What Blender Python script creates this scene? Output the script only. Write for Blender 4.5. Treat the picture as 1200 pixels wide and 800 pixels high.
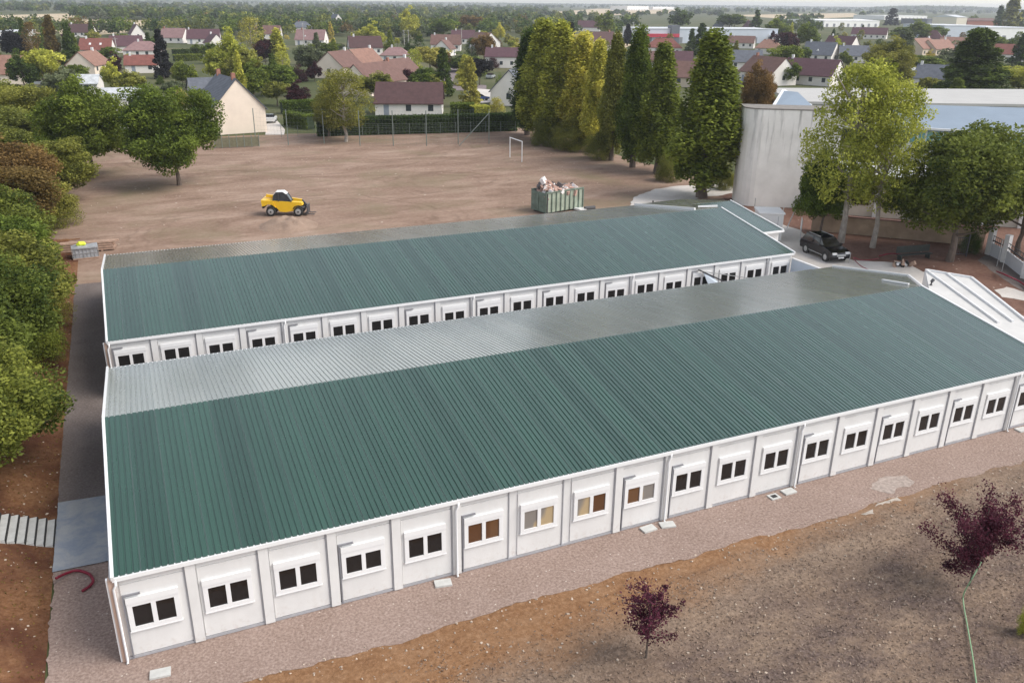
import bpy, math, random
import numpy as np
from mathutils import Vector, Matrix, noise, geometry
random.seed(7); rng = np.random.default_rng(7)
PI = math.pi
for o in list(bpy.data.objects): bpy.data.objects.remove(o)
SC = bpy.context.scene
COL = SC.collection

# ---------------------------------------------------------------- camera, world, sun, exposure
CAM = Vector((2.46088, -25.74612, 20.51152)); FPX = 1002.009; YAW = .425230; PITCH = .377837; ROLL = .011552
_f = Vector((math.sin(YAW)*math.cos(PITCH), math.cos(YAW)*math.cos(PITCH), -math.sin(PITCH)))
_r = Vector((math.cos(YAW), -math.sin(YAW), 0)); _u = _r.cross(_f)
R_ = _r*math.cos(ROLL)+_u*math.sin(ROLL); U_ = -_r*math.sin(ROLL)+_u*math.cos(ROLL); F_ = _f
cd = bpy.data.cameras.new('camera'); cam = bpy.data.objects.new('camera', cd); COL.objects.link(cam)
m4 = Matrix.Identity(4)
for i in range(3):
    m4[i][0] = R_[i]; m4[i][1] = U_[i]; m4[i][2] = -F_[i]; m4[i][3] = CAM[i]
cam.matrix_world = m4
cd.sensor_width = 36; cd.lens = FPX/1200*36; cd.clip_start = .1; cd.clip_end = 30000
SC.camera = cam
SUN_AZ = math.radians(126)      # compass-like: from +Y towards +X
SUN_EL = math.radians(46)
w = bpy.data.worlds.new('World'); SC.world = w; w.use_nodes = True
nt = w.node_tree; bg = nt.nodes['Background']
sky = nt.nodes.new('ShaderNodeTexSky'); sky.sky_type = 'NISHITA'; sky.sun_disc = False
sky.sun_elevation = SUN_EL; sky.sun_rotation = SUN_AZ
sky.air_density = 1.0; sky.dust_density = .8; sky.ozone_density = 1.0; sky.altitude = 100
hsv = nt.nodes.new('ShaderNodeHueSaturation'); hsv.inputs['Saturation'].default_value = .36
nt.links.new(sky.outputs[0], hsv.inputs['Color']); nt.links.new(hsv.outputs[0], bg.inputs[0])
bg.inputs[1].default_value = .145
sl = bpy.data.lights.new('sun', 'SUN'); sun = bpy.data.objects.new('sun', sl); COL.objects.link(sun)
sl.energy = 2.1; sl.angle = math.radians(38); sl.color = (1, .935, .85)
sd = Vector((math.sin(SUN_AZ)*math.cos(SUN_EL), math.cos(SUN_AZ)*math.cos(SUN_EL), math.sin(SUN_EL)))
sun.rotation_euler = sd.to_track_quat('Z', 'Y').to_euler(); sun.location = (0, 0, 60)
SC.view_settings.view_transform = 'Standard'; SC.view_settings.look = 'None'
SC.view_settings.exposure = .74; SC.view_settings.gamma = 1
SC.render.engine = 'CYCLES'
try:
    SC.cycles.max_bounces = 6; SC.cycles.diffuse_bounces = 3; SC.cycles.transmission_bounces = 4; SC.cycles.volume_bounces = 0
except Exception: pass

# ---------------------------------------------------------------- survey helpers (where things stand in the world)
def ray(px, py): return F_*FPX + R_*(px-600) + U_*(400-py)
def P(px, py, z=0.):
    d = ray(px, py); t = (z-CAM.z)/d.z; return CAM+d*t
def pj(v):
    d = Vector(v)-CAM; k = d.dot(F_); return (600+FPX*d.dot(R_)/k, 400-FPX*d.dot(U_)/k, k)
def hgt(b, pytop):          # height above base b whose top is seen at row pytop
    lo, hi = 0., 80.
    for _ in range(40):
        m = (lo+hi)/2
        if pj((b.x, b.y, b.z+m))[1] > pytop: lo = m
        else: hi = m
    return lo
def mpp(b): return pj(b)[2]/FPX      # metres per pixel there

# ---------------------------------------------------------------- materials
MATS = {}
def nodes(name, rough=.7, spec=.5, metal=0.):
    m = bpy.data.materials.new(name); m.use_nodes = True; t = m.node_tree; b = t.nodes['Principled BSDF']
    b.inputs['Roughness'].default_value = rough; b.inputs['Metallic'].default_value = metal
    b.inputs['Specular IOR Level'].default_value = spec
    return m, t, b
def noise_col(t, stops, scale=1., detail=6, rough=.6, stretch=None, coord='Object', dist=0.):
    tc = t.nodes.new('ShaderNodeTexCoord'); mp = t.nodes.new('ShaderNodeMapping'); n = t.nodes.new('ShaderNodeTexNoise')
    t.links.new(tc.outputs[coord], mp.inputs[0]); t.links.new(mp.outputs[0], n.inputs['Vector'])
    if stretch:
        mp.inputs['Scale'].default_value = stretch[:3]
        if len(stretch) > 3: mp.inputs['Rotation'].default_value[2] = stretch[3]
    n.inputs['Scale'].default_value = scale; n.inputs['Detail'].default_value = detail
    n.inputs['Roughness'].default_value = rough; n.inputs['Distortion'].default_value = dist
    r = t.nodes.new('ShaderNodeValToRGB'); cr = r.color_ramp
    while len(cr.elements) > 1: cr.elements.remove(cr.elements[0])
    for i, (p, c) in enumerate(stops):
        e = cr.elements[0] if i == 0 else cr.elements.new(p)
        e.position = p; e.color = (*c, 1) if len(c) == 3 else c
    t.links.new(n.outputs['Fac'], r.inputs[0])
    return r.outputs[0], n
def mix(t, a, b, fac, mode='MIX'):
    x = t.nodes.new('ShaderNodeMix'); x.data_type = 'RGBA'; x.blend_type = mode
    if isinstance(fac, (int, float)): x.inputs[0].default_value = fac
    else: t.links.new(fac, x.inputs[0])
    for k, v in ((6, a), (7, b)):
        if isinstance(v, tuple): x.inputs[k].default_value = (*v, 1)
        else: t.links.new(v, x.inputs[k])
    return x.outputs[2]
def bump(t, b, h, strength=.3, dist=.02):
    n = t.nodes.new('ShaderNodeBump'); n.inputs['Strength'].default_value = strength; n.inputs['Distance'].default_value = dist
    t.links.new(h, n.inputs['Height']); t.links.new(n.outputs[0], b.inputs['Normal'])
def sc3(c, k): return tuple(min(1, x*k) for x in c)
def simple(name, col, rough=.6, var=.15, scale=2., spec=.5, metal=0., bmp=0., obj=False):
    if name in MATS: return MATS[name]
    m, t, b = nodes(name, rough, spec, metal)
    c, n = noise_col(t, [(.3, sc3(col, 1-var)), (.7, sc3(col, 1+var))], scale)
    if obj:
        oi = t.nodes.new('ShaderNodeObjectInfo'); hs = t.nodes.new('ShaderNodeHueSaturation')
        mr = t.nodes.new('ShaderNodeMapRange'); mr.inputs[3].default_value = .75; mr.inputs[4].default_value = 1.25
        t.links.new(oi.outputs['Random'], mr.inputs[0]); t.links.new(mr.outputs[0], hs.inputs['Value'])
        t.links.new(c, hs.inputs['Color']); c = hs.outputs[0]
    t.links.new(c, b.inputs['Base Color'])
    if bmp: bump(t, b, n.outputs['Fac'], bmp)
    MATS[name] = m; return m
def ground_mat(name, fine, broad, blotch=None, fscale=9., bscale=.25, mixf=.5, stones=None, stretch=None, bstr=.5, bdist=.05, sthr=.2):
    m, t, b = nodes(name, .95, .15)
    a, n1 = noise_col(t, fine, fscale, 5, .7)
    c, n2 = noise_col(t, broad, bscale, 8, .65, stretch, dist=.6)
    o = mix(t, c, a, mixf)
    if blotch:
        fac, n3 = noise_col(t, [(blotch[1], (0, 0, 0)), (blotch[2], (1, 1, 1))], blotch[3], 6, .6, dist=.4)
        o = mix(t, o, blotch[0], fac)
    if stones:
        tc = t.nodes.new('ShaderNodeTexCoord'); v = t.nodes.new('ShaderNodeTexVoronoi'); v.inputs['Scale'].default_value = stones[1]
        t.links.new(tc.outputs['Object'], v.inputs['Vector'])
        sep = t.nodes.new('ShaderNodeSeparateColor'); t.links.new(v.outputs['Color'], sep.inputs[0])
        lt = t.nodes.new('ShaderNodeMath'); lt.operation = 'LESS_THAN'; lt.inputs[1].default_value = stones[2]; t.links.new(sep.outputs[0], lt.inputs[0])
        l2 = t.nodes.new('ShaderNodeMath'); l2.operation = 'LESS_THAN'; l2.inputs[1].default_value = sthr; t.links.new(v.outputs['Distance'], l2.inputs[0])
        mu = t.nodes.new('ShaderNodeMath'); mu.operation = 'MULTIPLY'; t.links.new(lt.outputs[0], mu.inputs[0]); t.links.new(l2.outputs[0], mu.inputs[1])
        o = mix(t, o, stones[0], mu.outputs[0])
    t.links.new(o, b.inputs['Base Color']); bump(t, b, n1.outputs['Fac'], bstr, bdist)
    return m
M_ground = ground_mat('village_grass', [(.3, (.045, .06, .02)), (.7, (.10, .11, .045))], [(.35, (.05, .07, .025)), (.5, (.10, .105, .05)), (.65, (.2, .165, .1))], fscale=.6, bscale=.03)
M_field = ground_mat('dry_dirt', [(.3, (.17, .11, .078)), (.5, (.27, .185, .14)), (.75, (.40, .30, .235))],
                     [(.28, (.12, .075, .05)), (.42, (.22, .145, .105)), (.55, (.32, .225, .17)), (.7, (.45, .345, .275))], ((.20, .16, .10), .5, .72, .10), 2.2, .11, .45, ((.5, .43, .37), 1.6, .015), (1., 2.6, 1, .1), .4)
M_earth = ground_mat('dry_grass_earth', [(.3, (.055, .035, .026)), (.5, (.15, .10, .072)), (.72, (.36, .27, .2))],
                     [(.3, (.10, .07, .055)), (.45, (.18, .13, .10)), (.6, (.26, .19, .145)), (.75, (.33, .24, .18))], ((.085, .062, .055), .5, .68, .16), 5.5, .3, .55, ((.45, .37, .29), 3.2, .04), (1, 2.2, 1, .25), .9, .08)
M_clay = ground_mat('orange_earth', [(.3, (.07, .032, .015)), (.5, (.18, .085, .042)), (.75, (.36, .21, .12))],
                    [(.3, (.15, .068, .033)), (.5, (.23, .115, .055)), (.7, (.31, .18, .095))], ((.10, .042, .025), .42, .62, .35), 6., .5, .55, ((.62, .52, .42), 4.5, .05), None, .9, .08)
M_gravel = ground_mat('pink_gravel', [(.32, (.13, .09, .07)), (.5, (.29, .21, .175)), (.68, (.45, .36, .31))],
                      [(.3, (.23, .165, .135)), (.7, (.34, .26, .225))], None, 10., .35, .6, ((.55, .48, .42), 7., .06), None, .7, .03)
M_asphalt = ground_mat('dark_gravel', [(.32, (.09, .075, .07)), (.5, (.17, .14, .13)), (.68, (.29, .25, .235))],
                       [(.3, (.12, .10, .093)), (.7, (.21, .18, .168))], None, 9., .4, .5, None, None, .6, .03)
M_red = ground_mat('red_soil', [(.3, (.09, .045, .035)), (.6, (.2, .11, .08)), (.75, (.32, .22, .17))],
                   [(.35, (.10, .05, .038)), (.65, (.24, .15, .115))], None, 3., .3, .5, ((.5, .42, .36), 2.5, .05), None, .6)
M_pave = ground_mat('pale_concrete', [(.3, (.50, .46, .42)), (.7, (.64, .6, .56))], [(.35, (.44, .40, .36)), (.65, (.66, .62, .58))], None, 3., .3, .5)
M_slab = ground_mat('blue_grey_concrete', [(.3, (.26, .28, .31)), (.7, (.36, .38, .40))], [(.4, (.24, .28, .34)), (.6, (.40, .40, .40))], None, 7., .9, .35, bstr=.1)
M_straw = ground_mat('stubble_field', [(.3, (.40, .31, .19)), (.7, (.55, .44, .30))], [(.35, (.42, .33, .21)), (.65, (.60, .50, .36))], None, .2, .01, .4, stretch=(.3, 3, 1, 0))
M_road = ground_mat('village_road', [(.3, (.16, .13, .13)), (.7, (.24, .20, .2))], [(.4, (.17, .14, .14)), (.6, (.26, .22, .22))], None, 2, .1, .5)
M_meadow = ground_mat('meadow', [(.3, (.10, .14, .05)), (.7, (.18, .22, .09))], [(.35, (.13, .16, .06)), (.65, (.26, .25, .12))], None, .3, .02, .4)

white = simple('white_panel', (.69, .685, .675), .5, .05, .9)
white2 = simple('white_frame', (.76, .76, .76), .35, .02, 1.)
def grime(m):
    t = m.node_tree; b = t.nodes['Principled BSDF']; src = b.inputs['Base Color'].links[0].from_socket
    f, n = noise_col(t, [(.45, (0, 0, 0)), (.75, (1, 1, 1))], 2.2, 6, .7, (1.6, 1.6, .35)); g, n2 = noise_col(t, [(.52, (0, 0, 0)), (.7, (1, 1, 1))], 5., 4, .6)
    tc = t.nodes.new('ShaderNodeTexCoord'); sp = t.nodes.new('ShaderNodeSeparateXYZ'); t.links.new(tc.outputs['Object'], sp.inputs[0])
    mr = t.nodes.new('ShaderNodeMapRange'); mr.inputs[1].default_value = .7; mr.inputs[2].default_value = .05; t.links.new(sp.outputs[2], mr.inputs[0])
    mu = t.nodes.new('ShaderNodeMath'); mu.operation = 'MULTIPLY'; t.links.new(g, mu.inputs[0]); t.links.new(mr.outputs[0], mu.inputs[1])
    m2 = t.nodes.new('ShaderNodeMath'); m2.operation = 'MULTIPLY'; m2.inputs[1].default_value = .12; t.links.new(f, m2.inputs[0])
    o = mix(t, src, (.50, .46, .41), m2.outputs[0]); m3 = t.nodes.new('ShaderNodeMath'); m3.operation = 'MULTIPLY'; m3.inputs[1].default_value = .4; t.links.new(mu.outputs[0], m3.inputs[0])
    t.links.new(mix(t, o, (.40, .31, .25), m3.outputs[0]), b.inputs['Base Color'])
grime(white)
seam = simple('grey_seam', (.36, .36, .38), .6, .08)
trunkm = simple('dark_grey_seam', (.2, .2, .22), .6, .08)
tan = simple('beige_corner', (.52, .36, .28), .6, .08)
black = simple('black_opening_and_riser_shade', (.02, .02, .02), .7, .2)
dmetal = simple('dark_metal', (.06, .06, .065), .5, .2)
gmetal = simple('galvanised_metal', (.42, .43, .43), .45, .1, metal=.4)
greypost = simple('grey_post', (.17, .2, .18), .6, .1)
conc = simple('concrete_block', (.5, .5, .48), .85, .12, 4, bmp=.2)
plank = simple('weathered_timber', (.40, .27, .2), .8, .25, 3)
tarp = simple('grey_tarp', (.33, .34, .36), .6, .25, 3)
yellow = simple('yellow_paint', (.82, .50, .02), .35, .06, 1)
lime = simple('lime_plastic', (.65, .75, .05), .4, .1)
redp = simple('red_plastic', (.22, .01, .03), .45, .2)
hosegreen = simple('green_hose_plastic', (.22, .36, .2), .5, .1)
bluewhite = simple('pale_blue_wall', (.62, .70, .78), .5, .04)
def glass_mat(name, col, rough=.08):
    if name in MATS: return MATS[name]
    m, t, b = nodes(name, rough, .5); c, n = noise_col(t, [(.3, sc3(col, .7)), (.7, sc3(col, 1.3))], 1.5)
    t.links.new(c, b.inputs['Base Color']); MATS[name] = m; return m
gdark = glass_mat('dark_glass', (.012, .011, .011)); ggrey = glass_mat('village_glass', (.05, .06, .07), .15)
carpaint = glass_mat('black_car_paint', (.004, .004, .007), .10)

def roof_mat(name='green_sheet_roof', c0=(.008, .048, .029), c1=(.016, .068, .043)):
    m, t, b = nodes(name, .38, .5)
    # sheets of about 1 m: every sheet differs slightly in tone
    tc = t.nodes.new('ShaderNodeTexCoord'); sp = t.nodes.new('ShaderNodeSeparateXYZ'); t.links.new(tc.outputs['Object'], sp.inputs[0])
    dv = t.nodes.new('ShaderNodeMath'); dv.operation = 'DIVIDE'; dv.inputs[1].default_value = 1.05; t.links.new(sp.outputs[0], dv.inputs[0])
    fl = t.nodes.new('ShaderNodeMath'); fl.operation = 'FLOOR'; t.links.new(dv.outputs[0], fl.inputs[0])
    wn = t.nodes.new('ShaderNodeTexWhiteNoise'); wn.noise_dimensions = '1D'; t.links.new(fl.outputs[0], wn.inputs['W'])
    r = t.nodes.new('ShaderNodeValToRGB'); r.color_ramp.elements[0].color = (*c0, 1); r.color_ramp.elements[1].color = (*c1, 1)
    t.links.new(wn.outputs['Value'], r.inputs[0])
    d, n = noise_col(t, [(.3, (.86, .87, .87)), (.7, (1.12, 1.1, 1.1))], 1.6, 5, .6, (1, .06, 1))
    o = mix(t, r.outputs[0], d, 1., 'MULTIPLY')
    f3, n3 = noise_col(t, [(.62, (0, 0, 0)), (.74, (1, 1, 1))], 1.1, 7, .75, (1, .12, 1)); m9 = t.nodes.new('ShaderNodeMath'); m9.operation = 'MULTIPLY'; m9.inputs[1].default_value = .22; t.links.new(f3, m9.inputs[0])
    o = mix(t, o, (.14, .15, .13), m9.outputs[0])
    fr_ = t.nodes.new('ShaderNodeMath'); fr_.operation = 'FRACT'; t.links.new(dv.outputs[0], fr_.inputs[0]); lt_ = t.nodes.new('ShaderNodeMath'); lt_.operation = 'LESS_THAN'; lt_.inputs[1].default_value = .035; t.links.new(fr_.outputs[0], lt_.inputs[0])
    m10 = t.nodes.new('ShaderNodeMath'); m10.operation = 'MULTIPLY'; m10.inputs[1].default_value = .45; t.links.new(lt_.outputs[0], m10.inputs[0]); o = mix(t, o, (.17, .22, .20), m10.outputs[0])
    t.links.new(o, b.inputs['Base Color'])
    rr, n2 = noise_col(t, [(.3, (.24, .24, .24)), (.7, (.30, .30, .30))], 1.2, 3, .5, (1, .1, 1))
    t.links.new(rr, b.inputs['Roughness'])
    b.inputs['IOR'].default_value = 1.5; b.inputs['Coat Weight'].default_value = 1.; b.inputs['Coat IOR'].default_value = 1.75; b.inputs['Coat Roughness'].default_value = .2
    return m
M_roof = roof_mat(); M_roof_sheen = roof_mat('green_roof_painted_sheen', (.13, .138, .116), (.17, .175, .148))  # paler, greyer copy of the green: sky sheen painted into the rear slopes
def stained():
    m, t, b = nodes('stained_render', .9, .3)
    c, n = noise_col(t, [(.35, (.74, .72, .68)), (.65, (.86, .84, .80))], .5)
    f, n2 = noise_col(t, [(.5, (0, 0, 0)), (.72, (1, 1, 1))], 1.3, 5, .6, (1.4, 1.4, .12))
    tc = t.nodes.new('ShaderNodeTexCoord'); sp = t.nodes.new('ShaderNodeSeparateXYZ'); t.links.new(tc.outputs['Object'], sp.inputs[0])
    mr = t.nodes.new('ShaderNodeMapRange'); mr.inputs[1].default_value = 3.5; mr.inputs[2].default_value = 9.5; t.links.new(sp.outputs[2], mr.inputs[0])
    mu = t.nodes.new('ShaderNodeMath'); mu.operation = 'MULTIPLY'; t.links.new(f, mu.inputs[0]); t.links.new(mr.outputs[0], mu.inputs[1])
    t.links.new(mix(t, c, (.19, .18, .17), mu.outputs[0]), b.inputs['Base Color']); return m
M_stain = stained()
def tile_mat(name, col):
    if name in MATS: return MATS[name]
    m, t, b = nodes(name, .8, .35)
    c, n = noise_col(t, [(.3, sc3(col, .72)), (.7, sc3(col, 1.28))], 1.1, 8, .75)
    tc = t.nodes.new('ShaderNodeTexCoord'); wv = t.nodes.new('ShaderNodeTexWave'); wv.bands_direction = 'Z'; wv.inputs['Scale'].default_value = 1.6
    wv.inputs['Distortion'].default_value = .6
    t.links.new(tc.outputs['Object'], wv.inputs['Vector'])
    mr = t.nodes.new('ShaderNodeMapRange'); mr.inputs[3].default_value = .8; mr.inputs[4].default_value = 1.1; t.links.new(wv.outputs['Fac'], mr.inputs[0])
    o = mix(t, c, mr.outputs[0], 1., 'MULTIPLY'); t.links.new(o, b.inputs['Base Color']); bump(t, b, wv.outputs['Fac'], .3, .05)
    MATS[name] = m; return m
ROOFS = {'dark brown': (.085, .045, .045), 'brown': (.16, .09, .075), 'purple brown': (.10, .05, .06), 'orange': (.26, .145, .11), 'red': (.20, .075, .06),
         'slate grey': (.12, .13, .155), 'pinkish': (.26, .16, .155), 'pale grey': (.5, .52, .54)}
WALLS = {'white': (.74, .70, .66), 'cream': (.78, .67, .56), 'grey': (.45, .45, .46), 'beige': (.55, .46, .36)}

def leaf_mat(name, dark, light):
    m, t, b = nodes(name, .75, .25)
    g = t.nodes.new('ShaderNodeNewGeometry'); at = t.nodes.new('ShaderNodeAttribute'); at.attribute_name = 'tone'
    ad = t.nodes.new('ShaderNodeMath'); ad.operation = 'MULTIPLY_ADD'; ad.inputs[1].default_value = .45
    t.links.new(g.outputs['Random Per Island'], ad.inputs[0])
    m2 = t.nodes.new('ShaderNodeMath'); m2.operation = 'MULTIPLY'; m2.inputs[1].default_value = .6; t.links.new(at.outputs['Fac'], m2.inputs[0])
    t.links.new(m2.outputs[0], ad.inputs[2])
    r = t.nodes.new('ShaderNodeValToRGB'); r.color_ramp.elements[0].color = (*dark, 1); r.color_ramp.elements[1].color = (*light, 1)
    t.links.new(ad.outputs[0], r.inputs[0])
    oi = t.nodes.new('ShaderNodeObjectInfo'); hs = t.nodes.new('ShaderNodeHueSaturation')
    mr = t.nodes.new('ShaderNodeMapRange'); mr.inputs[3].default_value = .8; mr.inputs[4].default_value = 1.22
    t.links.new(oi.outputs['Random'], mr.inputs[0]); t.links.new(mr.outputs[0], hs.inputs['Value'])
    mh = t.nodes.new('ShaderNodeMapRange'); mh.inputs[3].default_value = .515; mh.inputs[4].default_value = .485
    t.links.new(oi.outputs['Random'], mh.inputs[0]); t.links.new(mh.outputs[0], hs.inputs['Hue'])
    t.links.new(r.outputs[0], hs.inputs['Color']); t.links.new(hs.outputs[0], b.inputs['Base Color'])
    tr = t.nodes.new('ShaderNodeBsdfTranslucent'); t.links.new(hs.outputs[0], tr.inputs[0])
    ms = t.nodes.new('ShaderNodeMixShader'); ms.inputs[0].default_value = .36
    t.links.new(b.outputs[0], ms.inputs[1]); t.links.new(tr.outputs[0], ms.inputs[2])
    t.links.new(ms.outputs[0], t.nodes['Material Output'].inputs[0]); MATS[name] = m; return m
TINT = {'green': ((.016, .040, .006), (.25, .31, .045)), 'dark green': ((.009, .024, .007), (.13, .19, .035)), 'lime green': ((.13, .16, .014), (.74, .70, .13)), 'mixed green': ((.02, .045, .007), (.26, .29, .05)),
        'olive': ((.035, .05, .010), (.36, .36, .07)), 'rusty': ((.07, .045, .015), (.30, .19, .06)), 'copper': ((.02, .007, .011), (.10, .03, .038)),
        'yellow green': ((.13, .13, .02), (.72, .62, .15)), 'grey green': ((.05, .065, .03), (.24, .27, .14)), 'blackish': ((.008, .008, .010), (.03, .028, .03)), 'red': ((.018, .005, .01), (.14, .032, .05))}
LEAF = {k: leaf_mat('leaves_'+k.replace(' ', '_'), *v) for k, v in TINT.items()}
bark = simple('bark', (.13, .10, .08), .9, .3, 3, bmp=.4); palebark = simple('pale_bark', (.33, .29, .25), .9, .3, 3)

# ---------------------------------------------------------------- mesh helpers
class MB:
    def __init__(s): s.v = []; s.f = []; s.mi = []; s.m = 0
    def add(s, vs, fs):
        b = len(s.v); s.v += [tuple(x) for x in vs]; s.f += [[b+i for i in f] for f in fs]; s.mi += [s.m]*len(fs); return s
    def box(s, x0, y0, z0, x1, y1, z1, M=None):
        vs = [Vector((x, y, z)) for z in (z0, z1) for y in (y0, y1) for x in (x0, x1)]
        if M: vs = [M @ v for v in vs]
        return s.add(vs, [(0, 2, 3, 1), (4, 5, 7, 6), (0, 1, 5, 4), (2, 6, 7, 3), (0, 4, 6, 2), (1, 3, 7, 5)])
    def bar(s, a, b, wd, ht=None):
        a = Vector(a); b = Vector(b); d = (b-a).normalized(); ht = ht or wd
        sx = d.cross(Vector((0, 0, 1)));  sx = Vector((1, 0, 0)) if sx.length < 1e-3 else sx.normalized(); sy = sx.cross(d)
        vs = [p+sx*i*wd/2+sy*j*ht/2 for p in (a, b) for i, j in ((-1, -1), (1, -1), (1, 1), (-1, 1))]
        return s.add(vs, [(3, 2, 1, 0), (4, 5, 6, 7), (0, 1, 5, 4), (1, 2, 6, 5), (2, 3, 7, 6), (3, 0, 4, 7)])
    def tube(s, pts, rs, n=8, cap=True):
        pts = [Vector(p) for p in pts]
        if not isinstance(rs, (list, tuple)): rs = [rs]*len(pts)
        vs = []; ref = None
        for i, p in enumerate(pts):
            d = (pts[min(i+1, len(pts)-1)]-pts[max(i-1, 0)]).normalized()
            a = d.cross(Vector((0, 0, 1))) if abs(d.z) < .95 else d.cross(Vector((1, 0, 0)))
            a.normalize(); b = d.cross(a)
            for k in range(n):
                t = 2*PI*k/n; vs.append(p+(a*math.cos(t)+b*math.sin(t))*rs[i])
        fs = []
        for i in range(len(pts)-1):
            for k in range(n):
                q = (k+1) % n; fs.append((i*n+k, i*n+q, (i+1)*n+q, (i+1)*n+k))
        if cap: fs += [tuple(range(n))[::-1], tuple((len(pts)-1)*n+k for k in range(n))]
        return s.add(vs, fs)
    def prism(s, poly, y0, y1, M=None, axis='y'):   # poly in (x,z), extruded in y ; axis z: poly (x,y)
        n = len(poly)
        if axis == 'y': vs = [Vector((x, y0, z)) for x, z in poly]+[Vector((x, y1, z)) for x, z in poly]
        elif axis == 'z': vs = [Vector((x, y, y0)) for x, y in poly]+[Vector((x, y, y1)) for x, y in poly]
        else: vs = [Vector((y0, x, z)) for x, z in poly]+[Vector((y1, x, z)) for x, z in poly]
        if M: vs = [M @ v for v in vs]
        tri = geometry.tessellate_polygon([[Vector((a, b, 0)) for a, b in poly]])
        fs = [tuple(t) for t in tri]+[tuple(i+n for i in t[::-1]) for t in tri]
        fs += [(i, (i+1) % n, (i+1) % n+n, i+n) for i in range(n)]
        return s.add(vs, fs)
    def build(s, name, mats, parent=None, smooth=False, loc=None):
        me = bpy.data.meshes.new(name); me.from_pydata(s.v, [], s.f)
        mats = mats if isinstance(mats, (list, tuple)) else [mats]
        for m in mats: me.materials.append(m)
        if len(mats) > 1: me.polygons.foreach_set('material_index', s.mi)
        if smooth: me.polygons.foreach_set('use_smooth', [True]*len(me.polygons))
        me.validate(); me.update()
        fixn(me)
        o = bpy.data.objects.new(name, me); COL.objects.link(o)
        if parent: o.parent = parent
        if loc is not None: o.location = loc
        return o
import bmesh
def fixn(me):
    bm = bmesh.new(); bm.from_mesh(me); bmesh.ops.recalc_face_normals(bm, faces=bm.faces); bm.to_mesh(me); bm.free()
def root(name, loc=(0, 0, 0), rz=0):
    o = bpy.data.objects.new(name, None); COL.objects.link(o); o.location = loc; o.rotation_euler.z = rz; o.empty_display_size = .5; return o
def tag(o, label, cat, group=None):
    o['label'] = label; o['category'] = cat
    if group: o['group'] = group
    return o
def struct(o): o['kind'] = 'structure'; return o
def sheet(name, pts, z, m, jit=0., sub=0.):
    pts = [Vector((p[0], p[1], 0)) for p in pts]
    if sub:
        q = []
        for i, a in enumerate(pts):
            b = pts[(i+1) % len(pts)]; n = max(1, int((b-a).length/sub))
            nn = Vector((-(b-a).y, (b-a).x, 0)).normalized()
            for k in range(n): 
                p = a+(b-a)*k/n
                q.append(p+nn*(noise.noise(p*.9)*jit*2+noise.noise(p*4.)*jit) if jit else p)
        pts = q
    tri = geometry.tessellate_polygon([pts])
    s = MB(); s.add([(p.x, p.y, z) for p in pts], [t for t in tri]); o = s.build(name, m)
    if o.data.polygons and o.data.polygons[0].normal.z < 0: o.data.flip_normals()
    return struct(o)
def copy_tree(o, parent=None):
    c = o.copy(); COL.objects.link(c)
    if parent: c.parent = parent
    for ch in KIDS.get(o.name, []): copy_tree(ch, c)
    return c
KIDS = {}
def reg(o):
    KIDS[o.name] = [c for c in bpy.data.objects if c.parent == o]
    for c in KIDS[o.name]: reg(c)

# ---------------------------------------------------------------- ground
S = MB(); S.add([(-9000, -3000, 0), (12000, -3000, 0), (12000, 14000, 0), (-9000, 14000, 0)], [(0, 1, 2, 3)])
struct(S.build('ground', M_ground, loc=(0, 0, -.06)))
sheet('dirt_field', [(-9, 38), (-9, 119), (2, 122), (30, 119.5), (63, 115), (69, 112), (68, 80), (70, 58), (58, 38)], -.03, M_field, .5, 2.)
sheet('gravel_yard', [(-2.25, -2.9), (4, -2.5), (8.6, -2.8), (13.1, -2.5), (18.5, -2.6), (24.6, -2.8), (29.3, -2.8), (34.8, -2.5), (40.4, -2.7), (62, -2.8), (62, 44), (-2.25, 44)], -.014, M_gravel, .10, .2)
sheet('gravel_path', [(-2.25, 11.4), (.3, 11.4), (.3, 45), (-3, 45), (-4.5, 42)], -.008, M_asphalt, .05, .3)
sheet('concrete_path', [(-2.3, 6.2), (.2, 6.1), (.2, 11.3), (-2.3, 11.5)], .03, M_slab, .02, .3)
def H_front(x, y):
    d = max(0, -2.4-y); k = min(1, d/1.2)
    return -.03+k*(.05+.10*noise.noise(Vector((x*.35, y*.5, 0)))+.05*noise.noise(Vector((x*1.3, y*1.6, 3)))+.035*noise.noise(Vector((x*4, y*4, 9))))
def grid(name, x0, x1, y0, y1, st, hf, m):
    nx = int((x1-x0)/st)+1; ny = int((y1-y0)/st)+1; v = []; f = []
    for j in range(ny):
        for i in range(nx):
            x = x0+(x1-x0)*i/(nx-1); y = y0+(y1-y0)*j/(ny-1); v.append((x, y, hf(x, y)))
    for j in range(ny-1):
        for i in range(nx-1): a = j*nx+i; f.append((a, a+1, a+nx+1, a+nx))
    s = MB(); s.add(v, f); return struct(s.build(name, m, smooth=True))
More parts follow.
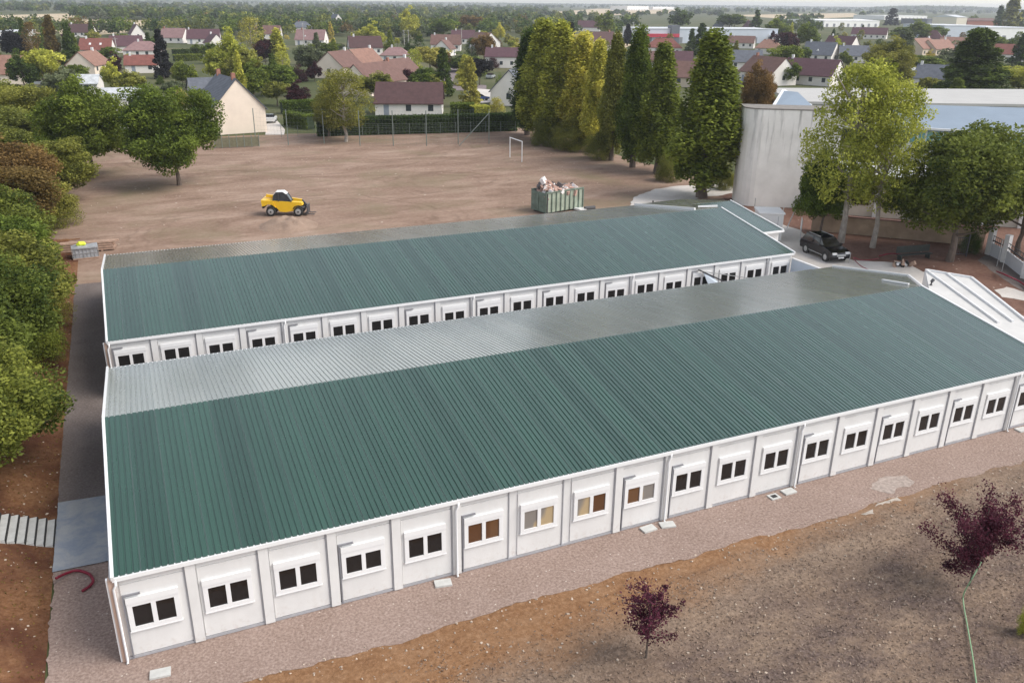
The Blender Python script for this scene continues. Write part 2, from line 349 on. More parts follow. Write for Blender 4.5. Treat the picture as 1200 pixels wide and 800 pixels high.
def front_mix():
    # orange earth turning into grey-brown dry turf, with an uneven border that runs with the trench beside the gravel
    m, t, b = nodes('front_earth', .95, .15)
    def sub(fine, broad, fs, bs):
        a, n1 = noise_col(t, fine, fs, 6, .72); c, n2 = noise_col(t, broad, bs, 8, .65, (1, 2.4, 1, .3), dist=.8); return mix(t, c, a, .55), n1
    o1, n1 = sub([(.3, (.11, .055, .026)), (.5, (.24, .13, .066)), (.75, (.44, .28, .17))], [(.3, (.19, .09, .045)), (.5, (.28, .15, .075)), (.7, (.36, .22, .13))], 5, .5)
    o2, n2 = sub([(.32, (.09, .06, .042)), (.5, (.21, .148, .105)), (.7, (.42, .31, .23))], [(.3, (.12, .082, .06)), (.46, (.22, .155, .112)), (.58, (.31, .228, .165)), (.72, (.41, .31, .225))], 6.5, .22)
    tc = t.nodes.new('ShaderNodeTexCoord'); sp = t.nodes.new('ShaderNodeSeparateXYZ'); t.links.new(tc.outputs['Object'], sp.inputs[0])
    # x*.16 - y : 0 near the gravel at left
    a = t.nodes.new('ShaderNodeMath'); a.operation = 'MULTIPLY'; a.inputs[1].default_value = .13; t.links.new(sp.outputs[0], a.inputs[0])
    s1 = t.nodes.new('ShaderNodeMath'); s1.operation = 'SUBTRACT'; t.links.new(a.outputs[0], s1.inputs[0]); t.links.new(sp.outputs[1], s1.inputs[1])
    nf = t.nodes.new('ShaderNodeTexNoise'); nf.inputs['Scale'].default_value = .45; nf.inputs['Detail'].default_value = 7; t.links.new(tc.outputs['Object'], nf.inputs['Vector'])
    m3 = t.nodes.new('ShaderNodeMath'); m3.operation = 'MULTIPLY_ADD'; m3.inputs[1].default_value = 3.2; t.links.new(nf.outputs['Fac'], m3.inputs[0]); t.links.new(s1.outputs[0], m3.inputs[2])
    mr = t.nodes.new('ShaderNodeMapRange'); mr.inputs[1].default_value = 7.6; mr.inputs[2].default_value = 9.6; t.links.new(m3.outputs[0], mr.inputs[0])
    o = mix(t, o1, o2, mr.outputs[0])
    fd, n3 = noise_col(t, [(.40, (0, 0, 0)), (.60, (1, 1, 1))], .35, 9, .78, (1, 2., 1, .35))
    mr2 = t.nodes.new('ShaderNodeMapRange'); mr2.inputs[1].default_value = 8.8; mr2.inputs[2].default_value = 12.0; t.links.new(m3.outputs[0], mr2.inputs[0])
    mu = t.nodes.new('ShaderNodeMath'); mu.operation = 'MULTIPLY'; t.links.new(fd, mu.inputs[0]); t.links.new(mr2.outputs[0], mu.inputs[1])
    m5 = t.nodes.new('ShaderNodeMath'); m5.operation = 'MULTIPLY'; m5.inputs[1].default_value = .85; t.links.new(mu.outputs[0], m5.inputs[0])
    dk, n4 = noise_col(t, [(.35, (.05, .034, .032)), (.55, (.13, .095, .085)), (.75, (.29, .23, .2))], 8, 6, .7)
    o = mix(t, o, dk, m5.outputs[0])
    t.links.new(o, b.inputs['Base Color']); bump(t, b, n2.outputs['Fac'], .9, .07); return m
M_front = front_mix()
grid('front_ground', -2.3, 75, -32, -2.35, .28, H_front, M_front)
def H_bank(x, y):
    d = max(0, -2.28-x); k = 1/(1+math.exp((y-46)/5.))
    z = min(d*.38, 1.9+max(0, d-5)*.03)
    return -.03+k*z+min(1, d)*(.12*noise.noise(Vector((x*.6, y*.6, 1)))+.05*noise.noise(Vector((x*2.2, y*2.2, 5))))+.02*noise.noise(Vector((x*6, y*6, 5)))*min(1, d*2)
grid('embankment', -40, -2.28, -32, 60, .4, H_bank, M_clay)
sheet('red_soil_ground', [(52, 17), (58, 27), (57, 36), (62, 45), (66, 60), (80, 60), (92, 30), (92, -2), (62, -2), (60, 12)], -.010, M_red, .3, 1.)
sheet('pavement', [P(975, 345), P(1055, 345), P(1100, 325), P(1060, 308), P(1000, 305), P(960, 285), P(938, 270), P(915, 262), P(880, 262), P(905, 300), P(940, 330)], -.002, M_pave, .15, .8)
sheet('concrete_pavement', [P(738, 243), P(742, 231), P(760, 224), P(790, 218), P(815, 217), P(845, 214), P(858, 217), P(862, 226), P(820, 232), P(795, 240), P(790, 255)], .0, M_pave, .2, .8)
# far fields, road
def pts(*a): return [P(x, y) for x, y in a]
sheet('stubble_field', pts((-60, 36), (-60, 20), (60, 16.5), (90, 16), (92, 22), (190, 25), (196, 30), (150, 38), (110, 42), (60, 40)), .05, M_straw)
sheet('distant_field', pts((640, 15), (700, 10.5), (790, 11.5), (800, 15), (700, 19)), .05, M_straw)
sheet('far_field', pts((850, 18), (1000, 15.5), (1010, 20), (930, 23)), .05, M_straw)
sheet('sports_meadow', pts((1060, 36), (1110, 33), (1110, 41), (1075, 43)), .05, M_meadow)
sheet('dry_verge', pts((640, 42), (720, 38), (760, 44), (720, 62), (660, 58)), .03, M_straw)
sheet('village_road', pts((504, 96), (512, 84), (519, 74), (534, 74), (536, 84), (530, 97), (570, 100), (570, 106), (500, 106)), .0, M_road)
sheet('cul_de_sac', pts((545, 112), (560, 104), (585, 106), (584, 120), (550, 121)), .005, M_pave)
sheet('driveway', pts((140, 150), (150, 138), (165, 140), (168, 152)), .0, M_pave)
sheet('house_terrace', pts((311, 158), (312, 146), (322, 138), (334, 152), (333, 158)), .0, M_pave)
sheet('grey_path', pts((1145, 305), (1160, 296), (1200, 322), (1240, 345), (1240, 365), (1180, 330)), .0, M_asphalt, .1, .8)
sheet('concrete_patch', pts((1166, 340), (1180, 336), (1215, 346), (1200, 352), (1175, 348)), .006, M_pave, .1, .5)
sheet('pale_mortar_patch', [P(1010, 603), P(1030, 592), P(1052, 582), P(1062, 590), P(1040, 600)], .012, simple('mortar_spill', (.40, .35, .30), .95, .3, 5), .10, .15)
sheet('pale_gravel_patch', [P(1020, 572), P(1035, 558), P(1062, 556), P(1072, 566), P(1045, 578)], -.006, simple('pale_gravel', (.34, .28, .245), .95, .35, 6), .15, .15)
def tracks(m, cx, cy, r0, r1):
    t = m.node_tree; b = t.nodes['Principled BSDF']; src = b.inputs['Base Color'].links[0].from_socket
    tc = t.nodes.new('ShaderNodeTexCoord'); sb = t.nodes.new('ShaderNodeVectorMath'); sb.operation = 'SUBTRACT'; sb.inputs[1].default_value = (cx, cy, 0)
    n = t.nodes.new('ShaderNodeTexNoise'); n.inputs['Scale'].default_value = .25; t.links.new(tc.outputs['Object'], n.inputs['Vector'])
    t.links.new(tc.outputs['Object'], sb.inputs[0]); ln = t.nodes.new('ShaderNodeVectorMath'); ln.operation = 'LENGTH'; t.links.new(sb.outputs[0], ln.inputs[0])
    ma = t.nodes.new('ShaderNodeMath'); ma.operation = 'MULTIPLY_ADD'; ma.inputs[1].default_value = 4.5; t.links.new(n.outputs['Fac'], ma.inputs[0]); t.links.new(ln.outputs['Value'], ma.inputs[2])
    r = t.nodes.new('ShaderNodeValToRGB'); cr = r.color_ramp; mr = t.nodes.new('ShaderNodeMapRange'); mr.inputs[1].default_value = r0; mr.inputs[2].default_value = r1; t.links.new(ma.outputs[0], mr.inputs[0]); t.links.new(mr.outputs[0], r.inputs[0])
    while len(cr.elements) > 1: cr.elements.remove(cr.elements[0])
    for i, (p, v) in enumerate(((0, 0), (.12, .55), (.2, .1), (.42, 0), (.52, .6), (.6, .05), (.78, 0), (.86, .4), (.93, 0))):
        e = cr.elements[0] if i == 0 else cr.elements.new(p); e.position = p; e.color = (v, v, v, 1)
    gate, n9 = noise_col(t, [(.38, (.1, .1, .1)), (.62, (.85, .85, .85))], .16, 3, .5)
    t.links.new(mix(t, src, (.13, .085, .06), mix(t, r.outputs[0], gate, 1., 'MULTIPLY')), b.inputs['Base Color'])
c0 = P(520, 212); tracks(M_field, c0.x, c0.y, 6, 11); c0 = P(420, 200); tracks(M_field, c0.x-4, c0.y+25, 24, 31); c0 = P(240, 240); tracks(M_field, c0.x+8, c0.y-14, 15, 19)
# sand mound below the loader
def mound(b, rx, ry, h):
    n = 22; v = []; f = []
    for j in range(n+1):
        for i in range(n+1):
            u, w_ = i/n*2-1, j/n*2-1; r2 = u*u+w_*w_
            z = h*max(0, 1-r2-.25*noise.noise(Vector((u*2.2, w_*2.2, 4))))**1.3*(1+.5*noise.noise(Vector((u*4, w_*4, 0))))-.02
            v.append((b.x+u*rx, b.y+w_*ry, -.03+z-.03*(r2 > .98)))
    for j in range(n):
        for i in range(n): a = j*(n+1)+i; f.append((a, a+1, a+n+2, a+n+1))
    s = MB(); s.add(v, f); return s.build('sand_mound', M_field2, smooth=True)
M_field2 = ground_mat('pale_sand', [(.3, (.22, .15, .11)), (.7, (.38, .28, .215))], [(.3, (.22, .15, .11)), (.7, (.36, .27, .21))], None, 4, .8, .5)
tag(mound(P(338, 264), 2.9, 3.2, .75), 'low heap of pale sand in front of the yellow loader', 'sand heap')

# ---------------------------------------------------------------- the two long container buildings
MOD = 2.35; NM = 20; HE = 3.36; RISE = 1.47; DEP = 17.95
warm = {5: ('bb'), 6: ('tt'), 7: ('tb'), 8: ('bt')}
def inter_mat(name, a, b_, sc_):
    m, t, b = nodes(name, .12, .5); c, n = noise_col(t, [(.45, a), (.5, b_)], sc_, 1, .3, (1, 1, .6)); t.links.new(c, b.inputs['Base Color']); MATS[name] = m; return m
g_b = inter_mat('glass_brown_room', (.10, .045, .02), (.13, .065, .03), .6); g_t = inter_mat('glass_tan_room', (.42, .32, .19), (.22, .2, .18), .9)
def long_building(name, x0, y0, seed, label, trunk_mods, pipes, narrow, right_ext, Lx):
    rnd = random.Random(seed)
    t = root(name, (x0, y0, 0)); tag(t, label, 'building')
    L = Lx; y_e = DEP; nm = int(L/MOD+.01)
    MB().box(.1, .06, 0, L-.0, y_e-.06, HE-.12).build('wall', white, t)
    # gable infill
    for gx in (0.13, L-.2):
        s = MB(); s.prism([(.06, HE-.12), (y_e-.06, HE-.12), (y_e/2, HE+RISE-.14)], gx, gx+.12, axis='x'); s.build('gable', white, t)
    MB().box(.1, .0, 0, L+.03, .058, .09).build('base_rail', seam, t)
    for i in range(nm):
        X = i*MOD
        # inset cladding field and top band
        s = MB(); s.box(X+.36, .02, .12, X+MOD-.05, .058, HE-.42); s.box(X+.36, .035, HE-.40, X+MOD-.05, .058, HE-.14)
        s.build('panel', white, t)
        if i not in narrow and i > 0:
            s = MB(); s.box(X, -.05, .02, X+.33, .058, HE-.13); s.build('pilaster', white, t)
        if i > 0:
            s = MB(); s.box(X-.045, -.015, .03, X-.005, .058, HE-.14); s.build('joint', seam, t)
        # window
        short = i in (3, 8) or (seed == 2 and rnd.random() < .4)
        wu = .36 if seed == 2 else 0; wx0, wx1, wz0, wz1 = X+.46, X+2.06, 1.12+wu, 2.42+wu
        fr = MB(); y1 = .02
        zt = (1.98 if short else 2.08)+wu
        for a, b_, c, d in ((wx0, wz0, wx1, wz0+.15), (wx0, zt, wx1, wz1), (wx0, wz0+.15, wx0+.16, zt), (wx1-.16, wz0+.15, wx1, zt), ((wx0+wx1)/2-.075, wz0+.15, (wx0+wx1)/2+.075, zt)):
            fr.box(a, -.055, b_, c, .018, d)
        fr.box(wx0-.02, -.068, wz0-.04, wx1+.02, .018, wz0-.003)          # sill
        fr.box(wx0-.01, -.075, 2.20+wu, wx1+.01, -.058, 2.43+wu)                  # shutter box
        wobj = fr.build('window', white2, t)
        cc = warm.get(i, 'dd') if seed == 1 else 'dd'
        for k, (a, c) in enumerate(((wx0+.16, (wx0+wx1)/2-.075), ((wx0+wx1)/2+.075, wx1-.16))):
            MB().box(a, -.015, wz0+.15, c, .012, zt).build('pane', {'d': gdark, 'b': g_b, 't': g_t}[cc[k]], wobj)
        if i in trunk_mods:
            s = MB(); s.box(X+.375, -.06, .06, X+.42, .018, 2.56+wu); s.box(X+.42, -.06, 2.51+wu, X+.92, .018, 2.555+wu); s.build('cable_trunking', trunkm, t)
    for i in pipes:
        X = i*MOD+.12 if i else .2
        s = MB(); s.tube([(X+.1, -.10, HE-.1), (X+.08, -.13, HE-.28), (X, -.12, HE-.42), (X, -.12, .08), (X, -.22, .02)], .045, 8); s.build('downpipe', white2, t, True)
    s = MB(); s.box(.06, -.06, .0, .24, .15, HE-.1); s.build('corner_post', tan, t)
    s = MB(); s.box(0, -.02, .0, .055, .12, HE-.1); s.build('corner_trim', white2, t)
    # gutter fascias
    s = MB(); s.box(.2, -.14, HE-.15, L+.05, -.0, HE-.005); s.build('gutter', white2, t)
    s = MB(); s.box(.2, y_e, HE-.15, L+.05, y_e+.14, HE-.005); s.build('gutter', white2, t)
    # ribbed roof: two slopes
    pr = []; step = .21; x = .24
    while x < L-1e-6:
        pr += [(x, 0), (x+.138, 0), (x+.152, -.036), (x+.196, -.036)]; x += step
    pr = [(min(a, L), b_) for a, b_ in pr]+[(L, 0)]
    def slope(ya, za, yb, zb, xs, nm, rm=None):
        n = len(xs); s = MB()
        s.add([(a, ya, za+h) for a, h in xs]+[(a, yb, zb+h) for a, h in xs], [(i, i+1, i+1+n, i+n) for i in range(n-1)])
        return s.build(nm, rm or M_roof, t)
    slope(-.09, HE+.02, y_e/2, HE+RISE+.02, pr, 'roof_slope'); slope(y_e+.09, HE+.02, y_e/2+.001, HE+RISE-.005, pr, 'roof_slope', M_roof_sheen)
    s = MB(); s.box(0.12, .02, HE-.119, L-.02, y_e-.02, HE-.06); s.build('ceiling_slab', white, t)
    # white verge trims on the gable edges
    for gx in (.17, L):
        for a, b_ in (((-.16, HE+.0), (y_e/2, HE+RISE+.0)), ((y_e/2, HE+RISE+.0), (y_e+.16, HE+.0))):
            if gx > 1 and b_[0] > y_e/2+1: continue
            s = MB(); s.bar((gx+.05, a[0] if isinstance(a, tuple) else a, a[1]), (gx+.05, b_[0], b_[1]), .10, .16); s.build('verge_trim', white2, t)
    right_ext(t, L, y_e)
    return t
def thick(par, nm, m, top, dz=.1):
    n = len(top); s = MB(); tri = geometry.tessellate_polygon([[Vector((p[0], p[1], 0)) for p in top]])
    s.add([tuple(p) for p in top]+[(p[0], p[1], p[2]-dz) for p in top], [tuple(t_) for t_ in tri]+[tuple(i+n for i in t_[::-1]) for t_ in tri]+[(i, (i+1) % n, (i+1) % n+n, i+n) for i in range(n)])
    return s.build(nm, m, par)
def near_ext(t, L, ye):
    # the rear slope runs on past the gable, its end cut askew
    k = RISE/(ye/2); yr = ye/2
    def zb(y): return HE+RISE-k*(y-yr)+.01
    s = MB(); xs = []; x = L
    while x < 47.6: xs += [(x, 0), (x+.15, 0), (x+.163, -.03), (x+.197, -.03)]; x += .21
    rows = []
    for x, h in xs:
        y0 = yr+.15+(x-L)*(3.05/2.45); y1 = ye+.05-(0 if x < 47.1 else (x-47.1)*9); rows.append(((x, y0, zb(y0)+h), (x, max(y0, y1), zb(max(y0, y1))+h)))
    n = len(rows); s.add([r[0] for r in rows]+[r[1] for r in rows], [(i, i+1, i+1+n, i+n) for i in range(n-1)]); s.build('side_roof', M_roof_sheen, t)
    s = MB(); s.bar((L-.15, yr+.75, zb(yr+.75)+.06), (L-.1, yr+2.8, zb(yr+2.8)+.06), .12, .1); s.build('roof_flashing', white2, t)
    s = MB(); s.bar((47.68, yr+3.1, zb(yr+3.1)), (47.15, ye+.1, zb(ye)), .1, .16); s.bar((L+.05, yr-.05, zb(yr)), (47.7, yr+3.1, zb(yr+3.1)), .1, .16); s.build('verge_trim', white2, t)
    s = MB(); s.box(L+.1, yr+3.3, 0, L+1.8, ye, HE-.1); s.build('side_wall', white, t)
def far_ext(t, L, ye):
    k = RISE/(ye/2); yr = ye/2
    s = MB(); s.bar((L-1.6, yr+.95, HE+RISE+.05), (L+.05, yr+.55, HE+RISE+.05), .1, .14); s.build('roof_flashing', white2, t)
    s = MB(); s.bar((L-2.3, yr+.4, HE+RISE-k*.4+.08), (L-2.6, ye+.1, HE+.1), .14, .2); s.build('verge_trim', white2, t)
    y0 = 21.98
    top = [(44.8, 31.4-y0, HE+1.44), (47.04, 31.4-y0, HE+1.46), (47.2, 35.3-y0, 4.25), (51.5, 35.3-y0, 4.2), (47.8, 37.5-y0, 4.2), (44.45, 40.1-y0, HE+.07)]
    thick(t, 'side_roof', M_roof_sheen, top, .08)

BN = long_building('prefab_building', 0, 0, 1, 'nearer of the two long white prefab buildings, dark green roof, long row of windows', {0, 3, 5, 8, 9, 12, 14, 16, 18}, (0, 5, 9, 12, 18), {6, 7}, near_ext, 45.2)
BN.location.x = -.0
BF = long_building('prefab_building', .0, 21.98, 2, 'farther long white prefab building along the dirt field, green roof with bluish sheen', {0, 3, 4, 7, 9, 11, 13, 16}, (0, 4, 9, 14, 19), set(), far_ext, 47.0)
for b_ in (BN, BF): b_['group'] = 'long prefab buildings with green roofs'
# annex behind the right end of the far building
t = root('annex_building', (47.2, 28.3, 0)); tag(t, 'small green-roofed annex behind the right end of the farther prefab building', 'annex')
s = MB(); s.prism([(.1, 0), (6.9, 0), (6.9, 3.9), (.1, 3.1)], 0, 4.0, axis='x'); s.build('wall', white, t)
s = MB(); pr = []; x = -.1
while x < 4.2: pr += [(x, 0), (x+.15, 0), (x+.163, -.03), (x+.197, -.03)]; x += .21
n = len(pr); s.add([(a, -.1, 3.2+h) for a, h in pr]+[(a, 7.05, 4.2+h) for a, h in pr], [(i, i+1, i+1+n, i+n) for i in range(n-1)]); s.build('roof', M_roof, t)
s = MB(); s.bar((4.22, -.15, 3.2), (4.22, 7.05, 4.2), .1, .16); s.bar((-.1, -.17, 3.12), (4.26, -.17, 3.12), .12, .16); s.build('verge_trim', white2, t)
# white flat box behind, corridor wall, white entrance roof
cc_ = P(895, 246.5, 2.6); t = root('utility_container', (cc_.x, cc_.y-1.2, 0)); tag(t, 'small white flat-roofed box between annex and tall stained building', 'container'); t.rotation_euler.z = -.5
MB().box(-1.1, 0, 0, 1.1, 2.4, 2.5).build('wall', white, t); MB().box(-1.2, -.1, 2.5, 1.2, 2.5, 2.62).build('roof', white2, t); MB().box(.6, -.04, .1, .64, -.0, 2.3).build('door', seam, t)
t = root('corridor_wall', (46.9, 18.1, 0)); tag(t, 'pale blue-white screen wall closing the gap between the two long buildings', 'wall')
MB().box(0, 0, 0, .12, 3.8, 2.9).build('wall_panel', bluewhite, t); MB().box(-.03, 0, 2.9, .15, 3.8, 2.98).build('coping', white2, t)
t = root('entrance_annex', (47.4, 0, 0)); tag(t, 'white flat-roofed entrance structure beside the right gable of the nearer building', 'entrance')
pl = [(.1, -1.5), (.1, 9.6), (6.9, 16.3), (8.4, 13.7), (3.6, 5.8), (2.6, -1.5)]
s = MB(); s.prism(pl, 0, 2.7, axis='z'); s.build('wall', white, t)
s = MB(); s.prism([(x*1.01, y) for x, y in pl], 2.7, 2.76, axis='z'); s.build('roof', simple('pale_grey_membrane', (.58, .57, .55), .7, .1, .7), t)
s = MB()
for a, b_ in (((6.9, 16.2), (8.4, 13.6)), ((8.4, 13.6), (3.6, 5.7)), ((3.6, 5.7), (2.6, -1.4)), ((6.9, 16.2), (1.9, 6.4)), ((7.6, 15.0), (2.9, 6.2))):
    s.bar((a[0], a[1], 2.82), (b_[0], b_[1], 2.82), .13, .12)
s.build('upstand', white2, t)
o = MB().tube([(0, 0, 0), (0, 0, .25), (.15, 0, .38)], .11, 8).build('vent_pipe', dmetal, loc=P(1091, 334, 2.77)); tag(o, 'small dark vent on the white entrance roof', 'vent')
o = MB().tube([(0, 0, 0), (0, 0, .55)], .09, 8).build('vent_pipe', dmetal, loc=P(765, 241, 0)+Vector((0, 0, 0))); tag(o, 'short black pipe on pale concrete behind the farther green roof', 'pipe')
# concrete pads
for (px, py), lab in (((188, 789), 'leftmost small concrete slab on gravel near the building corner'), ((519, 683), 'grey concrete slab at the wall below the first downpipe'), ((757, 617), 'left slab of the pair at the second downpipe'),
                      ((782, 615), 'right slab of the pair at the second downpipe'), ((924, 576), 'pale slab against the wall below the third downpipe'), ((1196, 503), 'rightmost pale slab by the wall at the picture edge')):
    b = P(px, py); o = MB().box(-.32, -.2, 0, .32, .2, .07).build('concrete_slab', conc, loc=(b.x, min(b.y, -.35), -.012), ); tag(o, lab, 'concrete slab', 'small concrete slabs on the gravel'); o.rotation_euler.z = random.uniform(-.25, .25)
b = P(907, 582); t = root('drain_gully', (b.x, b.y, -.012)); tag(t, 'small grey drain with dark opening in gravel by the third downpipe', 'drain')
MB().box(-.25, -.2, 0, .25, .2, .05).build('surround', conc, t); MB().box(-.14, -.11, .051, .14, .11, .056).build('opening', black, t)

# fallen poles / folded awning in the gap between the buildings
t = root('folded_awning', (40, 19.5, 0)); tag(t, 'collapsed awning with dark poles leaning on the farther building facade', 'awning')
for k, (a, c) in enumerate((((-1.6, 2.3, 3.05), (2.2, 1.6, 1.2)), ((-1.3, 2.3, 2.9), (3.3, 1.9, 1.9)))):
    MB().bar(a, c, .09 if k == 0 else .05).build('pole', dmetal if k == 0 else gmetal, t)
s = MB(); s.add([(-1.2, 2.2, 2.8), (-.7, 2.2, 2.7), (.9, 1.7, 1.2), (-.3, 1.9, .9)], [(0, 1, 2, 3)]); s.add([(-1.2, 2.24, 2.8), (-.7, 2.24, 2.7), (.9, 1.74, 1.2), (-.3, 1.94, .9)], [(3, 2, 1, 0)]); s.build('cloth', bluewhite, t)

# ---------------------------------------------------------------- stairs and red conduit on the left
t = root('stairs', (-2.3, 8.0, -.02)); tag(t, 'flight of pale concrete steps climbing the brown bank from the grey slab', 'stairs')
for i in range(15):
    s = MB(); s.box(-(i+1)*.315, 0, -.2, -i*.315-.05, 2., (i+1)*.135); s.build('tread', conc, t)
    s = MB(); s.box(-i*.315-.05, .0, max(-.2, i*.135-.03), -i*.315-.001, 2.0, (i+1)*.135-.012); s.build('riser', black, t)  # black colour stands in for the shade on the concrete risers
def conduit(pts_, r, lab, m, nm='conduit'):
    q = []
    for i in range(len(pts_)-1):
        p0 = Vector(pts_[max(i-1, 0)]); p1 = Vector(pts_[i]); p2 = Vector(pts_[i+1]); p3 = Vector(pts_[min(i+2, len(pts_)-1)])
        for k in range(8):
            u = k/8; q.append(.5*((2*p1)+(-p0+p2)*u+(2*p0-5*p1+4*p2-p3)*u*u+(-p0+3*p1-3*p2+p3)*u**3))
    q.append(Vector(pts_[-1]))
    o = MB().tube(q, r, 8).build(nm, m, smooth=True); tag(o, lab, nm.replace('_', ' ')); return o
pp = [P(66, 677, .35), P(76, 672, .15), P(90, 668, .06), P(104, 672, .06), P(109, 680, .06), P(104, 687, .06), P(96, 692, .06)]
conduit(pp, .055, 'red corrugated conduit loop lying on gravel beside the steps', redp)
pp = [P(1030, 303, .1), P(1012, 305, .1), P(1000, 302, .3), P(1008, 311, .2), P(1018, 316, .08)]
conduit(pp, .035, 'red conduit loop on the pavement right of the black car', redp)
for k, (a, lab) in enumerate((([P(1030, 300, .1), P(1045, 297, .25), P(1062, 299, .1)], 'short red conduit on red soil beside the dark bench'), ([P(1168, 318, .2), P(1178, 322, .5), P(1195, 330, .2), P(1205, 338, .2)], 'red netting roll along the white fence'))):
    conduit(a, .06, lab, redp)
pp = [P(1145, 806, .12), P(1140, 770, .12), P(1134, 735, .12), P(1129, 706, .15), P(1130, 694, .5), P(1140, 676, 1.2), P(1150, 658, 1.6)]
conduit(pp, .024, 'pale green garden hose running over dry turf up into the red maple', hosegreen, 'garden_hose')

# ---------------------------------------------------------------- vehicles
def wheel(parent, x, y, r, wd, side, rimm=gmetal):
    s = MB(); ys = (y-wd/2, y+wd/2)
    s.tube([(x, ys[0], r), (x, ys[0]+.03, r), (x, ys[1]-.03, r), (x, ys[1], r)], [r*.9, r, r, r*.9], 20); 
    o = s.build('wheel', black, parent)
    f = ys[0] if side < 0 else ys[1]
    s = MB(); s.tube([(x, f, r), (x, f+side*.012, r), (x, f+side*.03, r)], [r*.62, r*.62, r*.2], 14); s.build('rim', rimm, o)
def suv():
    a = P(942, 295); b = P(969, 307); h = math.atan2(b.y-a.y, b.x-a.x)
    c = (a+b)/2+Vector((math.sin(-h), math.cos(h), 0))*.85*1
    t = root('parked_car', (c.x, c.y, 0), h); tag(t, 'black parked SUV on pale pavement right of the farther building', 'car'); t.scale = (1.04, 1.04, 1.1)
    # +x front, side seen is -y
    low = [(-2.2, .35), (-2.27, .75), (-2.2, 1.02), (-.9, 1.08), (.95, 1.06), (1.7, .98), (2.15, .82), (2.25, .55), (2.18, .32)]
    s = MB(); s.prism(low, -.9, .9); o = s.build('body', carpaint, t); bv = o.modifiers.new('b', 'BEVEL'); bv.width = .07; bv.segments = 3; bv.limit_method = 'ANGLE'
    def taper(poly, y0, y1, m, nm, par=t):
        n = len(poly); s = MB(); vs = []
        for sg in (-1, 1):
            for x, z, yy in poly: vs.append((x, sg*yy, z))
        s.add(vs, [tuple(range(n))[::-1], tuple(range(n, 2*n))]+[(i, (i+1) % n, (i+1) % n+n, i+n) for i in range(n)]); return s.build(nm, m, par)
    taper([(-2.12, 1.02, .84), (1.08, 1.05, .84), (.35, 1.52, .70), (-1.75, 1.56, .70)], 0, 0, gdark, 'window_band')
    o = taper([(-1.85, 1.555, .71), (.42, 1.515, .71), (.30, 1.60, .66), (-.7, 1.68, .66), (-1.7, 1.63, .66)], 0, 0, carpaint, 'roof')
    s = MB(); s.bar((-1.5, -.6, 1.68), (.1, -.62, 1.67), .04); s.build('roof_rail', gmetal, t); s = MB(); s.bar((-1.5, .6, 1.68), (.1, .62, 1.67), .04); s.build('roof_rail', gmetal, t)
    for x in (-.55, .35):
        for sg in (-1, 1): MB().bar((x, sg*.845, 1.04), (x-.1, sg*.712, 1.54), .07).build('pillar', carpaint, t)
    for sg in (-1, 1):
        for x in (-1.33, 1.38):
            wheel(t, x, sg*.8, .36, .22, sg); s = MB(); s.tube([(x, sg*.895, .38), (x, sg*.915, .38)], .44, 20); s.build('wheel_arch', black, t)
        MB().box(1.9, sg*.62-.2, .70, 2.24, sg*.62+.2, .84).build('headlight', white2, t)
        MB().box(-2.29, sg*.7-.12, .8, -2.2, sg*.7+.12, 1.0).build('tail_light', redp, t)
        MB().box(.65, sg*.98-.08, 1.05, .85, sg*.98+.08, 1.18).build('mirror', carpaint, t)
        MB().box(-1.0, sg*.905-.01, .38, 1.0, sg*.905+.01, .44).build('sill_trim', gmetal, t)
    MB().box(2.2, -.42, .55, 2.275, .42, .72).build('grille', gmetal, t)
    MB().box(2.24, -.26, .4, 2.285, .26, .50).build('licence_plate', white2, t)
suv()
